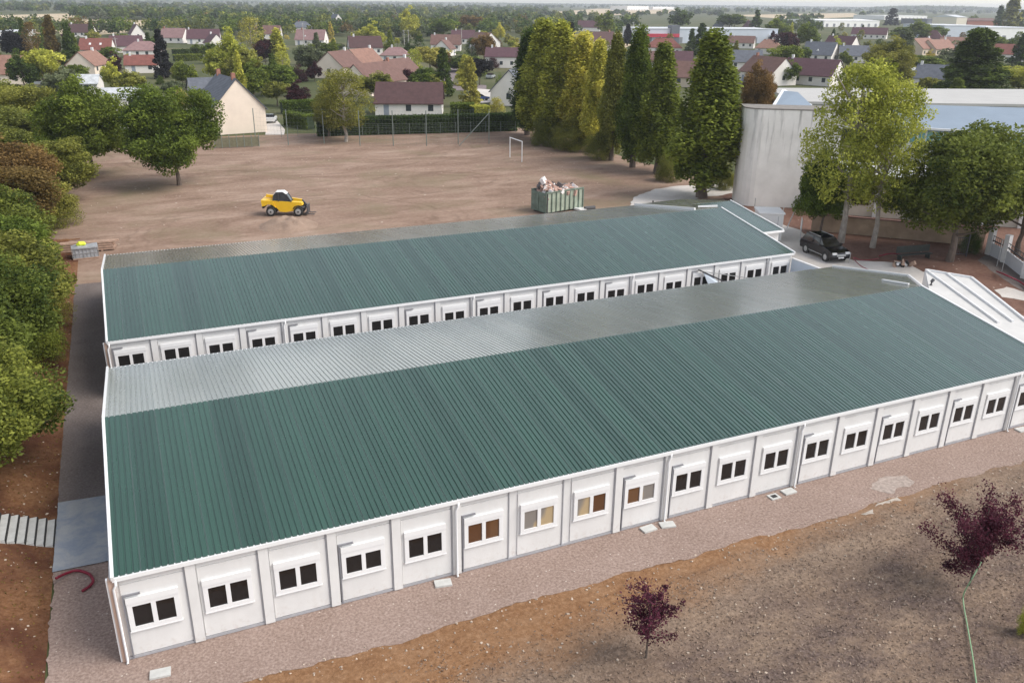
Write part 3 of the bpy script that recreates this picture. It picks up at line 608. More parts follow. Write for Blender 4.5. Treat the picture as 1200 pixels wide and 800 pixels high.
def loader():
    a = P(320, 253); b = P(349, 253); h = math.atan2(b.y-a.y, b.x-a.x); c = (a+b)/2
    c += Vector((-math.sin(h), math.cos(h), 0))*.8
    t = root('telehandler', (c.x, c.y, .0), h); tag(t, 'yellow telescopic loader parked on the dirt field behind a sand heap', 'loader')
    body = [(-1.15, 1.55), (1.05, 1.42), (1.75, 1.38), (1.85, 1.1), (1.45, 1.0), (1.0, .52), (.1, .36), (-.55, .42), (-.85, .85)]
    s = MB(); s.prism(body, -.8, -.15); o = s.build('body', yellow, t); bv = o.modifiers.new('b', 'BEVEL'); bv.width = .05; bv.segments = 2
    s = MB(); s.prism([(-2.25, 1.0), (-2.3, 1.62), (-1.16, 1.56), (-.86, .85), (-1.2, 1.15), (-1.6, 1.22), (-1.95, 1.05)], -.95, .95); s.build('engine_cover', yellow, t)
    MB().box(-2.3, -.7, .75, -2.1, .7, 1.0).build('counterweight', dmetal, t)
    MB().box(-1.9, -.45, .45, 1.9, .45, .75).build('chassis', dmetal, t)
    s = MB(); s.prism([(-1.1, 1.5), (1.3, 1.38), (1.3, .7), (-1.1, .7)], .35, .8); s.build('fuel_tank', yellow, t)
    cab = [(-1.12, 1.56), (-1.05, 2.05), (-.75, 2.38), (-.1, 2.4), (.3, 2.15), (.72, 1.44)]
    s = MB(); s.prism(cab, -.78, .05); s.build('cab', ggrey, t)
    s = MB()
    for i in range(len(cab)-1):
        for y in (-.80, .07): s.bar((cab[i][0], y, cab[i][1]), (cab[i+1][0], y, cab[i+1][1]), .07)
    s.bar((-.55, -.81, 1.5), (-.55, -.81, 2.38), .09); s.build('cab_frame', dmetal, t)
    s = MB(); s.prism([(-1.0, 2.12), (-.76, 2.40), (-.08, 2.42), (.26, 2.2), (.26, 2.25), (-.06, 2.48), (-.78, 2.46), (-1.03, 2.18)], -.83, .1); s.build('cab_roof', white2, t)
    MB().bar((-2.0, .3, 1.85), (1.6, .3, 1.35), .26, .3).build('boom', yellow, t)
    MB().bar((-1.2, .3, 1.2), (.6, .3, 1.4), .1).build('hydraulic_ram', gmetal, t)
    MB().bar((1.5, .3, 1.4), (2.2, .3, .6), .24, .3).build('boom_head', dmetal, t)
    s = MB(); s.box(2.15, -.65, .15, 2.25, .75, 1.0); s.box(2.0, -.65, .15, 2.15, .75, .3); s.build('fork_carriage', dmetal, t)
    for y in (-.45, .45): MB().box(2.25, y-.06, .08, 2.9, y+.06, .14).build('fork', dmetal, t)
    for x in (-1.4, 1.35):
        for sg in (-1, 1):
            wheel(t, x, sg*.82, .47, .34, sg, gmetal)
            s = MB(); s.tube([(x, sg*1.0, .44), (x, sg*1.03, .44)], .09, 10); s.build('hub', black, t)
        MB().tube([(x, -.8, .44), (x, .8, .44)], .09, 8).build('axle', dmetal, t)
    for x, x2 in ((1.35, .75),): 
        s = MB(); s.tube([(x-.5, -.85, .75), (x-.3, -.85, .98), (x+.1, -.85, 1.05), (x+.45, -.85, .85)], .05, 6); s.build('mudguard', black, t)
loader()

# skip with rubble
b0 = P(640, 251.5); b1 = P(685, 244); h = math.atan2(b1.y-b0.y, b1.x-b0.x); Ls = (b1-b0).length*.95
t = root('skip', (b0.x, b0.y, 0), h); tag(t, 'large grey-green ribbed waste skip full of rubble on the dirt field', 'skip')
skipm = simple('faded_green_paint', (.33, .38, .30), .6, .25, 1.5); skipd = simple('dull_green_paint', (.15, .20, .16), .6, .3, 1.5)
s = MB(); s.box(0, 0, .15, Ls, .08, 2.2); s.box(0, 2.4, .15, Ls, 2.48, 2.2); s.box(0, .08, .15, Ls, 2.4, .25); s.box(Ls-.08, .08, .25, Ls, 2.4, 2.2); s.build('shell', skipm, t)
s = MB(); s.box(-.06, 0, .15, 0, 2.48, 2.2); s.build('tail_door', skipd, t)
for k in range(9):
    x = .05+k*(Ls-.15)/8; MB().box(x, -.1, .15, x+.09, -.0, 2.15).build('rib', dmetal if k in (0,) else skipd, t)
for z in (.7, 1.3, 1.9): MB().box(-.12, .05, z, -.06, 2.43, z+.1).build('door_rib', skipd, t)
MB().box(-.08, 1.2, .2, -.14, 1.3, 2.15).build('door_bar', skipd, t)
MB().box(-.02, -.08, 2.2, Ls+.02, .1, 2.3).build('rim', skipd, t); MB().box(-.02, 2.38, 2.2, Ls+.02, 2.56, 2.3).build('rim', skipd, t)
MB().box(.1, .3, 0, Ls-.2, .5, .15).build('skid', dmetal, t); MB().box(.1, 2.0, 0, Ls-.2, 2.2, .15).build('skid', dmetal, t)
def rubble_heap():
    s = MB()
    for k in range(230):
        u = random.random(); x = .2+u*(Ls-.5); y = random.uniform(.25, 2.25); top = 2.1+1.15*(1-abs(y-1.2)/1.2)*(.6+.5*math.sin(u*5+1))
        z = random.uniform(1.6, top); a = random.uniform(.12, .5); s.m = random.choice([0, 0, 0, 1, 2])
        M = Matrix.Translation((x, y, z)) @ Matrix.Rotation(random.uniform(0, 6), 4, Vector((random.random(), random.random(), random.random())).normalized())
        s.box(-a, -a*.6, -a*.35, a, a*.6, a*.35, M)
    o = s.build('rubble', [simple('pink_rubble', (.50, .33, .27), .9, .25, 2), simple('white_rubble', (.72, .68, .66), .85, .1, 2), simple('dark_rubble', (.12, .11, .11), .8, .3, 2)])
    o.location = t.location; o.rotation_euler.z = h; tag(o, 'pinkish rubble and white boards heaped in the green skip', 'rubble'); o['kind'] = 'stuff'
rubble_heap()
o = MB().box(-.9, -.5, 0, .9, .5, .18, Matrix.Rotation(.1, 4, 'Y')).build('board', white2, loc=P(683, 246)); o.rotation_euler.z = h; tag(o, 'whitish board lying at the right foot of the skip', 'board')
o = MB().tube([(-.6, 0, .2), (.6, 0, .2)], .22, 10).build('cable_drum', dmetal, loc=P(691, 246)); tag(o, 'dark roll lying right of the skip', 'roll')
# goal
a = P(597.5, 184.5); b = P(611.5, 190)
t = root('goal_frame', (a.x, a.y, 0)); tag(t, 'white football goal frame standing alone on the dirt field', 'goal')
d = b-a; hh = hgt(b, 166.)
MB().tube([(0, 0, 0), (0, 0, hh)], .07, 8).build('post', white2, t); MB().tube([(d.x, d.y, 0), (d.x, d.y, hh)], .07, 8).build('post', white2, t); MB().tube([(-.05, 0, hh), (d.x, d.y, hh)], .075, 8).build('crossbar', white2, t)
# timber and pallet
b = P(95, 296)
t = root('timber_stack', (b.x, b.y, 0), -.08); tag(t, 'stack of weathered planks on the dirt left of the farther building', 'timber')
for k in range(14):
    y = .4*(k % 4); z = .1+.2*(k//4); s = MB(); s.box(-2.7+.6*random.random(), y, z, 2.2+.8*random.random(), y+.3, z+.15); s.build('plank', plank, t)
for x in (-1.8, 1.6): MB().box(x, -.05, 0, x+.15, 1.5, .095).build('bearer', plank, t)
b = P(101, 301)
t = root('wire_crate', (b.x, b.y, 0), .05); tag(t, 'grey tarp-covered crate standing before the plank stack', 'crate')
MB().box(-.95, -.6, .12, .95, .6, .9).build('load', tarp, t)
s = MB()
for x in np.linspace(-1, 1, 8): s.bar((x, -.65, .1), (x, -.65, .98), .03)
for z in (.12, .5, .97): s.bar((-1, -.65, z), (1, -.65, z), .03); s.bar((1, -.65, z), (1, .65, z), .03); s.bar((-1, -.65, z), (-1, .65, z), .03)
s.build('wire_side', gmetal, t); MB().box(-1, -.66, 0, 1, .66, .1).build('base', plank, t)
s = MB(); s.prism([(-1.02, .9), (-.5, 1.02), (.2, .95), (1.0, 1.0), (1.02, .88)], -.7, .7); s.build('cover', tarp, t)
o = MB().tube([(-.3, 0, .0), (-.1, .0, .12), (.25, .05, .1), (.35, 0, 0)], [.12, .2, .18, .1], 10).build('bag', lime, loc=(b.x-.25, b.y+.1, 1.04)); tag(o, 'bright lime plastic bag lying on the grey crate', 'bag')

# ---------------------------------------------------------------- right side: tall stained building, low wall, fence, bench, sign, poles
A = P(862, 241); hw = hgt(A, 128.); 
B = P(990, 131, hw)
t = root('tall_blank_building', (A.x, A.y, 0)); tag(t, 'tall blank building with stained pale render and rounded corner, behind the light green trees', 'building')
d = Vector((B.x-A.x, B.y-A.y, 0)); Lw = d.length; ux = d/Lw; uy = Vector((-ux.y, ux.x, 0))
ft = []
for k in range(7): 
    an = -PI/2-k/6*PI/2+0; rr_ = 1.8; ft.append((rr_+rr_*math.cos(an), rr_+rr_*math.sin(an)))
ft = [(Lw, 0)]+ft+[(0, 4), (Lw, 4)]
q = [(ux.x*a_+uy.x*b_, ux.y*a_+uy.y*b_) for a_, b_ in ft]
MB().prism(q, 0, hw, axis='z').build('wall', M_stain, t)
cx_ = sum(a for a, _ in q)/len(q); cy_ = sum(b for _, b in q)/len(q)
MB().prism([(cx_+(a-cx_)*1.02, cy_+(b_-cy_)*1.02) for a, b_ in q], hw, hw+.12, axis='z').build('roof_edge', simple('grey_coping', (.22, .2, .18), .8, .2), t)
HW = hw
def pbar(s, a, b, r=.05): s.tube([a, b], r, 6)
# leaning pipes in front of that wall
for k, (x, y, tp, dx) in enumerate(((914, 262, 243, 1), (922, 268, 246, 3), (872, 240, 228, 0), (884, 246, 232, 0))):
    b = P(x, y); hh = hgt(b, tp); e = b+Vector((.25*dx, 0, hh)); o = MB().tube([b, e], .05, 6).build('pole', gmetal); tag(o, ['left leaning metal pole between the container and the sign', 'right leaning metal pole between the container and the sign', 'left upright pole before the tall stained wall', 'right upright pole before the tall stained wall'][k], 'pole', 'metal poles by the tall wall')
b = P(937, 284); t = root('sign_board', (b.x, b.y, 0)); tag(t, 'blank white notice board on a post behind the black car', 'sign')
MB().tube([(0, 0, 0), (0, 0, 2.1)], .04, 6).build('post', gmetal, t); MB().box(-.1, -.5, 1.3, -.05, .5, 2.3, Matrix.Rotation(-.7, 4, 'Z')).build('board', white2, t)
# low garden wall
wallm = simple('beige_render', (.42, .31, .22), .9, .25, .7, bmp=.2)
a = P(950, 270); b = P(1152, 289); d = (b-a); L_ = d.length
t = root('low_wall', (a.x, a.y, 0), math.atan2(d.y, d.x)); tag(t, 'long weathered beige garden wall behind the trees and bench', 'wall')
MB().box(0, 0, 0, L_, .3, 1.6).build('wall_face', wallm, t); MB().box(-.05, -.05, 1.6, L_+.05, .35, 1.7).build('coping', simple('brown_coping', (.16, .08, .06), .8, .2), t)
a = P(985, 262); b = P(1150, 275); d = b-a
t = root('school_wing', (a.x+2, a.y+4, 0), math.atan2(d.y, d.x)); tag(t, 'pale school wing with piers seen under the tree crowns', 'building')
MB().box(0, 0, 0, 20, 8, 4.2).build('wall', simple('pale_beige_wall', (.55, .50, .43), .85, .12, .6), t)
for k in range(6): MB().box(1+k*3.4, -.2, 0, 1.6+k*3.4, -.0, 4.0).build('pier', white, t)
for k in range(5): MB().box(2.2+k*3.4, -.06, 1.2, 3.9+k*3.4, -.0, 3.0).build('window', gdark, t)
MB().box(-.2, -.3, 4.2, 20.2, 8.2, 4.35).build('roof', simple('pale_flat_roof', (.55, .56, .57), .8, .1, .4), t)
# white fence with piers
fp = [P(1158, 298), P(1176, 307), P(1200, 326), P(1230, 346), P(1262, 368)]
t = root('picket_fence', (fp[0].x, fp[0].y, 0)); tag(t, 'white panelled fence with tall square piers at the right edge', 'fence')
for i, p in enumerate(fp):
    q = p-fp[0]; k = 3.3 if i == 2 else 2.4
    MB().box(q.x-.22, q.y-.22, 0, q.x+.22, q.y+.22, k).build('pier', white, t)
    if i < len(fp)-1:
        e = fp[i+1]-fp[0]; s = MB(); s.bar((q.x, q.y, .55), (e.x, e.y, .55), .08, 1.1); s.build('panel', simple('pale_panel', (.62, .63, .66), .7, .05), t)
        s = MB(); s.bar((q.x, q.y, 1.35), (e.x, e.y, 1.35), .06, .10); s.bar((q.x, q.y, 1.75), (e.x, e.y, 1.75), .05, .05)
        n = 8
        for k2 in range(1, n): m_ = q.lerp(e, k2/n); s.bar((m_.x, m_.y, 1.1), (m_.x, m_.y, 1.8), .03)
        s.build('rail', dmetal, t)
# iron gate near the dark tree
b = P(1112, 300); t = root('iron_gate', (b.x, b.y, 0), -.5); tag(t, 'dark iron gate between two posts right of the dark tree trunk', 'gate')
for x in (0, 1.4): MB().box(x, -.05, 0, x+.1, .05, 2.0).build('post', dmetal, t)
s = MB(); s.bar((.1, 0, 1.7), (1.4, 0, 1.7), .05); s.bar((.1, 0, .2), (1.4, 0, .2), .05)
for k in range(8): s.bar((.22+k*.155, 0, .2), (.22+k*.155, 0, 1.7), .025)
s.build('leaf', dmetal, t)
b = P(1072, 304); t = root('picnic_bench', (b.x, b.y, 0), -.15); tag(t, 'dark slatted bench with long backrest on red soil under the trees', 'bench')
dkw = simple('dark_timber', (.04, .045, .04), .7, .2)
MB().box(-1.7, -.1, .42, 1.7, .35, .48).build('seat', dkw, t); MB().box(-1.7, .4, .55, 1.7, .46, 1.15).build('backrest', dkw, t)
for x in (-1.5, 1.4): MB().box(x, -.05, 0, x+.1, .45, .42).build('leg', dkw, t)
s = MB()
for k in range(14):
    M = Matrix.Translation((random.uniform(-1.1, 1.1), random.uniform(-.5, .5), random.uniform(.05, .3))) @ Matrix.Rotation(random.uniform(0, 3), 4, Vector((random.random(), random.random(), random.random())).normalized())
    s.m = random.choice([0, 1, 2]); a = random.uniform(.15, .45); s.box(-a, -a*.4, -.07, a, a*.4, .07, M)
o = s.build('debris_pile', [black, plank, white2], loc=P(1054, 312)); tag(o, 'small pile of dark and pale debris on the pavement below the bench', 'debris'); o['kind'] = 'stuff'
for k, (px, py, tp) in enumerate(((1174, 318, 285), (1168, 312, 280), (995, 308, 296))):
    b = P(px, py); o = MB().tube([b, b+Vector((0, 0, hgt(b, tp)))], .035, 6).build('fence_post', gmetal); tag(o, ['thin metal post in front of the white fence, right one', 'thin metal post in front of the white fence, left one', 'short metal stake beside the front of the black car'][k], 'post', 'thin metal posts on the right')

# school roofs behind the trees
blueroof = simple('blue_grey_roof', (.22, .275, .34), .5, .06, .3); teal = simple('teal_panel', (.16, .38, .42), .4, .1, .5); whroof = simple('white_flat_roof', (.44, .43, .41), .7, .07, .3)
def quad_solid(par, nm, m, top, zb_):
    n = len(top); s = MB(); s.add([tuple(p) for p in top]+[(p[0], p[1], zb_) for p in top], [tuple(range(n)), tuple(range(2*n-1, n-1, -1))]+[(i, (i+1) % n, (i+1) % n+n, i+n) for i in range(n)]); return s.build(nm, m, par)
t = root('school_building', (0, 0, 0)); tag(t, 'large school hall with pale blue-grey roofs and teal window band behind the dark tree', 'building')
z1, z2, z3 = 6.0, 8., 6.5
f0, f1 = P(1030, 147, z1), P(1260, 160, z1); r0, r1 = P(1045, 122, z2), P(1260, 128, z2)
quad_solid(t, 'front_roof', blueroof, [f0, f1, r1, r0], 5.6)
a0, a1 = f0+Vector((.4, .4, 0)), f1+Vector((.4, .4, 0)); d = (f1-f0).normalized(); nrm = Vector((-d.y, d.x, 0))
s = MB(); s.bar(f0+nrm*.5+Vector((0, 0, -1.2)), f1+nrm*.5+Vector((0, 0, -1.2)), .3, 1.5); s.build('teal_band', teal, t)
s = MB()
for k in range(24): p = f0.lerp(f1, k/23)+nrm*.3; s.box(p.x-.08, p.y-.08, z1-1.9, p.x+.08, p.y+.08, z1-.4)
s.build('mullion', white2, t)
s = MB(); s.bar(f0+nrm*.6+Vector((0, 0, -4)), f1+nrm*.6+Vector((0, 0, -4)), .4, 4.); s.build('wall', white, t)
s = MB(); s.bar(f0+Vector((0, 0, -.1)), f1+Vector((0, 0, -.1)), .4, .25); s.build('fascia', white2, t)
t = root('school_building', (0, 0, 0)); tag(t, 'long school block with flat white roof farther behind the blue-grey roofs', 'building')
quad_solid(t, 'roof', whroof, [P(930, 119, z3), P(1260, 123, z3), P(1260, 105, z3), P(900, 103, z3)], z3-.4)
s = MB(); s.bar(P(930, 119, z3)+Vector((.5, .5, -2.3)), P(1260, 123, z3)+Vector((.5, .5, -2.3)), .4, 3.6); s.build('wall', white, t)
t = root('school_building', (0, 0, 0)); tag(t, 'small blue-gabled school roof just right of the tall stained building', 'building')
quad_solid(t, 'roof', blueroof, [P(905, 127, 7), P(955, 127, 7), P(935, 108, 8.5), P(915, 106, 8.5)], 6.8)
s = MB(); s.bar(P(905, 127, 7), P(918, 106, 8.5), .4, .3); s.bar(P(918, 106, 8.5), P(950, 124, 7), .5, .3); s.build('verge_trim', white2, t)
s = MB(); a = P(908, 127, 6.6); b = P(955, 127, 6.6); s.bar(a+Vector((.5, .5, -3.2)), b+Vector((.5, .5, -3.2)), .4, 6.4); s.build('wall', white, t)

# ---------------------------------------------------------------- fences at the back of the field
netm = simple('net_wire', (.2, .23, .2), .6, .1)
tp = [(300, 168), (338, 170), (380, 168.5), (422, 171), (461, 171), (500, 171), (537, 169), (573, 168.5)]
a0 = P(*tp[0]); t = root('ball_stop_fence', (a0.x, a0.y, 0)); tag(t, 'tall thin ball-stop fence of grey-green posts along the back of the dirt field', 'fence')
q = [P(*p)-a0 for p in tp]
for i, p in enumerate(q): MB().tube([p, p+Vector((0, 0, 5.2))], .07, 6).build('post', greypost, t)
s = MB(); s.tube([q[-1]+Vector((0, 0, 4.6)), q[-1]+Vector((-5, -.2, 0))], .06, 6); s.build('brace', greypost, t)
s = MB()
for i in range(len(q)-1):
    for z in np.arange(.3, 5.2, .6): s.bar(q[i]+Vector((0, 0, z)), q[i+1]+Vector((0, 0, z)), .009)
    for k in range(10): m_ = q[i].lerp(q[i+1], k/10); s.bar(m_, m_+Vector((0, 0, 5.1)), .007)
s.build('net', netm, t)
a0 = P(330, 161); b0 = P(604, 155); t = root('mesh_fence', (a0.x, a0.y, 0)); tag(t, 'low mesh fence in front of the long dark hedge', 'fence')
n = 15
s = MB()
for k in range(n+1):
    p = (b0-a0)*k/n; MB().tube([p, p+Vector((0, 0, 1.8))], .035, 6).build('post', greypost, t)
for z in np.arange(.1, 1.8, .28): s.bar((0, 0, z), tuple((b0-a0)+Vector((0, 0, z))), .015)
s.build('wire', netm, t)
a0 = P(252, 174); b0 = P(304, 172); t = root('garden_fence', (a0.x, a0.y, 0)); tag(t, 'low green-netted fence below the cream gable house', 'fence')
s = MB()
for k in range(7):
    p = (b0-a0)*k/6; MB().tube([p, p+Vector((0, 0, 1.9))], .05, 6).build('post', greypost, t)
s.bar((0, 0, .8), tuple((b0-a0)+Vector((0, 0, .8))), .03, 1.4); s.build('netting', simple('green_netting', (.17, .16, .10), .8, .2, 3), t)

# ---------------------------------------------------------------- houses of the village
HOUSES = []
def house(px, base, phi, L, W, wh, rh, roof, wall, label, hip=False, chim=1, dorm=0, win=True, sky_=0, group='village houses'):
    b = P(px, base); v = Vector((b.x-CAM.x, b.y-CAM.y, 0)).normalized(); az = math.atan2(v.y, v.x)+math.radians(phi)
    # centre so that the nearest side stands near the surveyed base point
    dep = abs(math.cos(math.radians(phi)))*L/2+abs(math.sin(math.radians(phi)))*W/2
    c = b+v*dep
    t = root('house', (c.x, c.y, 0), az); tag(t, label, 'house', group)
    HOUSES.append((c.x, c.y, math.hypot(L, W)/2, label, px, base))
    wm = simple('wall_'+wall, WALLS[wall], .85, .07, .5); rm = tile_mat('tiles_'+roof.replace(' ', '_'), ROOFS[roof])
    hL, hW = L/2, W/2
    if hip: MB().box(-hL, -hW, 0, hL, hW, wh).build('wall', wm, t)
    else:
        s = MB(); s.prism([(-hW, 0), (hW, 0), (hW, wh), (0, wh+rh-.12), (-hW, wh)], -hL, hL, axis='x'); s.build('wall', wm, t)
    e = .35; k = rh/hW; hp = min(hL*.6, hW*.9) if hip else -.15
    s = MB(); th = .16
    for z_ in (0, -th):
        s.v += [(-hL-e, -hW-e, wh-e*k+z_+th), (hL+e, -hW-e, wh-e*k+z_+th), (hL-hp, 0, wh+rh+z_+th), (-hL+hp, 0, wh+rh+z_+th), (hL+e, hW+e, wh-e*k+z_+th), (-hL-e, hW+e, wh-e*k+z_+th)]
    F = [(0, 1, 2, 3), (4, 5, 3, 2)]+([(1, 4, 2), (5, 0, 3)] if hip else [])
    F += [tuple(i+6 for i in f[::-1]) for f in F]; rim = [0, 1, 4, 5] if hip else [0, 1, 2, 4, 5, 3]
    F += [(rim[i], rim[(i+1) % len(rim)], rim[(i+1) % len(rim)]+6, rim[i]+6) for i in range(len(rim))]
    s.f += [list(f) for f in F]; s.mi += [0]*len(F); ro = s.build('roof', rm, t)
    for c_ in range(chim):
        x = (-1)**c_*(hL-.7-random.random()*L*.15) if not hip else (-1)**c_*L*.12
        MB().box(x-.3, -.25, wh+rh-.8, x+.3, .35, wh+rh+.9).build('chimney', white if random.random() < .6 else simple('brick', (.3, .14, .1), .9, .2), ro)
    for k_ in range(dorm):
        x = -hL+L*(k_+1)/(dorm+1)
        for sg in (-1, 1): s = MB(); s.prism([(x-.55, wh+.3), (x+.55, wh+.3), (x+.55, wh+1.3), (x, wh+1.9), (x-.55, wh+1.3)], sg*(hW*.75), sg*.3*hW); s.build('dormer', white, ro)
    for k_ in range(sky_):
        x = -hL+L*(k_+1)/(sky_+1)
        for sg in (-1, 1):
            y = sg*hW*.55; z = wh+rh*(.45); s = MB(); s.bar((x, y-sg*.35*-1, z+th-.35*k+.06), (x, y-sg*.35, z+th+.35*k+.06), .7, .08); s.build('skylight', white2, ro)
    if win and base > 40:
        for sg in (-1, 1):
            n = max(2, int(L/3.2))
            for i in range(n):
                x = -hL+L*(i+.5)/n; dr = (i == n-1)
                w_ = MB().box(x-.5, sg*hW-.03, .1 if dr else 1.0, x+.5, sg*hW+.03, 2.15).build('door' if dr else 'window', ggrey if not dr else simple('shutter_grey', (.25, .28, .33), .6, .1), t)
        for sg in (-1, 1):
            if W > 6 and label.find('blank') < 0: MB().box(sg*hL-.03, -.5, wh*.45, sg*hL+.03, .5, wh*.45+1.2).build('window', ggrey, t)
    return t
H = house
H(481, 137, 86, 12.6, 9.0, 2.5, 3.3, 'dark brown', 'white', 'long single-storey white house with dark brown roof right behind the hedge', chim=0, sky_=0)
H(272, 158, 14, 12., 8.6, 3.9, 4.6, 'slate grey', 'cream', 'cream house with blank steep gable and slate roof beside the dirt field', chim=2, win=False)
H(240, 118, 100, 6, 5, 2.4, 2.0, 'slate grey', 'white', 'low slate-roofed wing left of the cream gable house', chim=0)
H(-2, 100, 70, 15, 9, 2.6, 4.0, 'orange', 'cream', 'orange-brown tiled house cut off at the left edge of the picture')
H(116, 67, 75, 11, 8, 2.6, 3.6, 'red', 'white', 'small red-roofed house with two skylights amid trees on the left', sky_=2)
H(106, 88, -25, 11, 8, 2.6, 3.4, 'orange', 'cream', 'cream gable house with orange roof just below the red-roofed house')
H(150, 62, 88, 12, 9, 2.6, 3.6, 'purple brown', 'white', 'purple-brown roofed house left of the dark fir')
H(170, 68, 80, 13, 9, 2.6, 2.8, 'pinkish', 'white', 'pinkish hipped-roof bungalow left of the dark fir', hip=True)
H(168, 86, 86, 9, 6, 2.4, 2.4, 'red', 'white', 'small white house with low red roof in front of the pinkish bungalow')
H(161, 46, 8, 10, 7, 2.6, 4.6, 'purple brown', 'white', 'narrow white steep-gabled house beyond the purple-brown roof')
H(97, 44, 65, 13, 8, 2.6, 4., 'dark brown', 'white', 'dark-roofed house with white right gable before the stubble field')
H(206, 51, 62, 12, 9, 2.6, 4., 'pinkish', 'white', 'pinkish-roofed house with white right gable behind the dark fir')
H(240, 52, 84, 15, 8, 2.6, 4., 'purple brown', 'white', 'wide purple-roofed house above the cream gable house')
H(252, 58, 18, 8, 7, 2.6, 3.4, 'purple brown', 'white', 'white cross gable standing before the wide purple roof', chim=1)
H(366, 54, 72, 14, 8, 2.8, 4.2, 'pinkish', 'white', 'pinkish-roofed house with two arched dormers and white right gable', dorm=2)
H(354, 38, 88, 14, 11, 3., 3.6, 'slate grey', 'white', 'slate hipped-roof white house far beyond the dormer house', hip=True)
H(394, 30, 22, 12, 8, 4, 5, 'slate grey', 'white', 'distant white gable peeping out of the woods')
H(428, 65, 98, 13, 8, 3., 4., 'dark brown', 'white', 'dark brown roofed white house with white left gable above the cluster')
H(398, 93, -28, 12, 9, 3.2, 3.8, 'brown', 'cream', 'leftmost big cream gable of the brown-roofed cluster')
H(424, 86, -34, 12, 8, 3., 3.6, 'orange', 'cream', 'orange-roofed house in the middle of the cluster')
H(438, 113, -32, 16, 9, 2.8, 3.9, 'brown', 'cream', 'house with long brown roof directly behind the long white house')
H(466, 103, -30, 12, 8.5, 3., 3.5, 'brown', 'cream', 'cream gable house with brown roof at the right of the cluster')
H(464, 74, 84, 10, 7, 2.6, 2.4, 'pinkish', 'white', 'low pinkish roof between the cluster and the yellow-green trees', hip=True)
H(523, 60, 86, 13, 8, 2.8, 3.8, 'brown', 'white', 'brown-red roofed house beyond the village road')
H(521, 66, -18, 8, 7, 2.7, 3.2, 'brown', 'white', 'small white gable in front of the brown-red roof')
H(567, 58, 32, 13, 10, 3., 4., 'brown', 'white', 'big white gable house right of the rusty trees')
H(594, 80, 88, 14, 8, 3.6, 2.6, 'purple brown', 'white', 'wide white-walled house with low purple roof left of the tall green trees')
H(604, 125, -14, 12, 8, 3., 4.2, 'slate grey', 'white', 'white gable house half hidden by the tall lime-green trees')
H(543, 52, 90, 12, 8, 2.8, 3.8, 'purple brown', 'white', 'purple-roofed house left of the big white gable house')
H(705, 60, -52, 13, 7, 2.8, 5.2, 'dark brown', 'white', 'steep white triangular gable with dark roof beyond the green tree tops')
H(690, 37, 86, 17, 9, 3., 4.5, 'purple brown', 'white', 'distant purple-brown roofed house left of the round green tree')
H(777, 65, 92, 15, 9, 3.2, 3.4, 'red', 'white', 'red-brown roofed white house in front of the red-striped supermarket', hip=True)
H(768, 82, 90, 14, 9, 2.6, 3., 'brown', 'white', 'brown roof directly below the red-brown roofed house', chim=1)
H(792, 84, 88, 10, 9, 2.6, 3.4, 'purple brown', 'white', 'dark purple roof with white chimney above the poplars', chim=1)
H(806, 103, 80, 14, 9, 2.6, 3.6, 'brown', 'beige', 'brown-red roof between the two rightmost poplars')
H(866, 82, 96, 14, 8, 2.6, 3.4, 'slate grey', 'white', 'slate-roofed house left of the white gable')
H(898, 101, 42, 13, 9, 3.2, 3.9, 'brown', 'white', 'brown-roofed house with big white gable behind the rusty tree')
H(950, 101, 66, 15, 10, 2.7, 3.9, 'purple brown', 'white', 'large dark-roofed white house above the light green trees')
H(900, 64, 86, 11, 9, 2.7, 3.4, 'orange', 'white', 'small hipped orange-brown roofed house right of the supermarket', hip=True, chim=2)
H(868, 57, 84, 13, 8, 2.7, 3., 'brown', 'white', 'brown-roofed house under the supermarket wall')
H(960, 73, 70, 12, 9, 2.7, 4.4, 'slate grey', 'white', 'black-looking steep roof house with white window', dorm=1)
H(985, 62, 60, 14, 9, 2.7, 4.4, 'purple brown', 'white', 'purple-roofed house with gable to the right of the black roof', dorm=1)
H(1000, 74, 100, 12, 8, 2.7, 3.4, 'slate grey', 'white', 'grey roof right above the light green tree top')
H(880, 38, 30, 14, 9, 3.2, 5, 'purple brown', 'white', 'distant steep gable house beyond the supermarket')
H(846, 36, 35, 14, 9, 3.2, 5, 'slate grey', 'white', 'distant grey-gabled house beyond the supermarket, left one')
H(1018, 46, 84, 22, 9, 3, 4, 'purple brown', 'white', 'wide purple roof behind the brown-green round tree')
H(1077, 66, -28, 14, 10, 3.2, 4., 'orange', 'beige', 'orange-roofed house with beige gable, left of its twin')
H(1096, 66, -30, 16, 9, 3., 3.6, 'orange', 'beige', 'orange-roofed house with beige gable, right of its twin')
H(1120, 59, 86, 16, 9, 2.8, 3.2, 'orange', 'white', 'low orange roof behind the pair of beige gables', hip=False)
H(1089, 51, 86, 14, 9, 2.8, 4.4, 'purple brown', 'white', 'dark purple steep roof above the orange roofs', hip=True)
H(1180, 72, 88, 14, 9, 2.8, 3.6, 'red', 'white', 'red roof at the right between two dark trees')
H(1092, 104, 80, 9, 8, 2.6, 3.2, 'slate grey', 'white', 'grey-roofed house left of the great dark conifer')
H(1068, 93, 86, 5, 4, 2.3, .8, 'pale grey', 'grey', 'small bluish shed left of the great dark conifer', chim=0, group='sheds')
H(655, 60, 60, 14, 8, 2.8, 4, 'slate grey', 'white', 'grey-roofed house behind the first tall lime-green tree')
H(315, 46, 80, 14, 8, 2.8, 4, 'brown', 'white', 'brown roof deep in the trees above the copper tree')
H(95, 112, 75, 9, 6, 2.5, 1.6, 'pale grey', 'white', 'pale flat-roofed outbuilding among the left garden trees', chim=0)
H(146, 130, 85, 7, 5, 2.4, 1.6, 'pale grey', 'white', 'pale-roofed outbuilding left of the big round tree', chim=0)

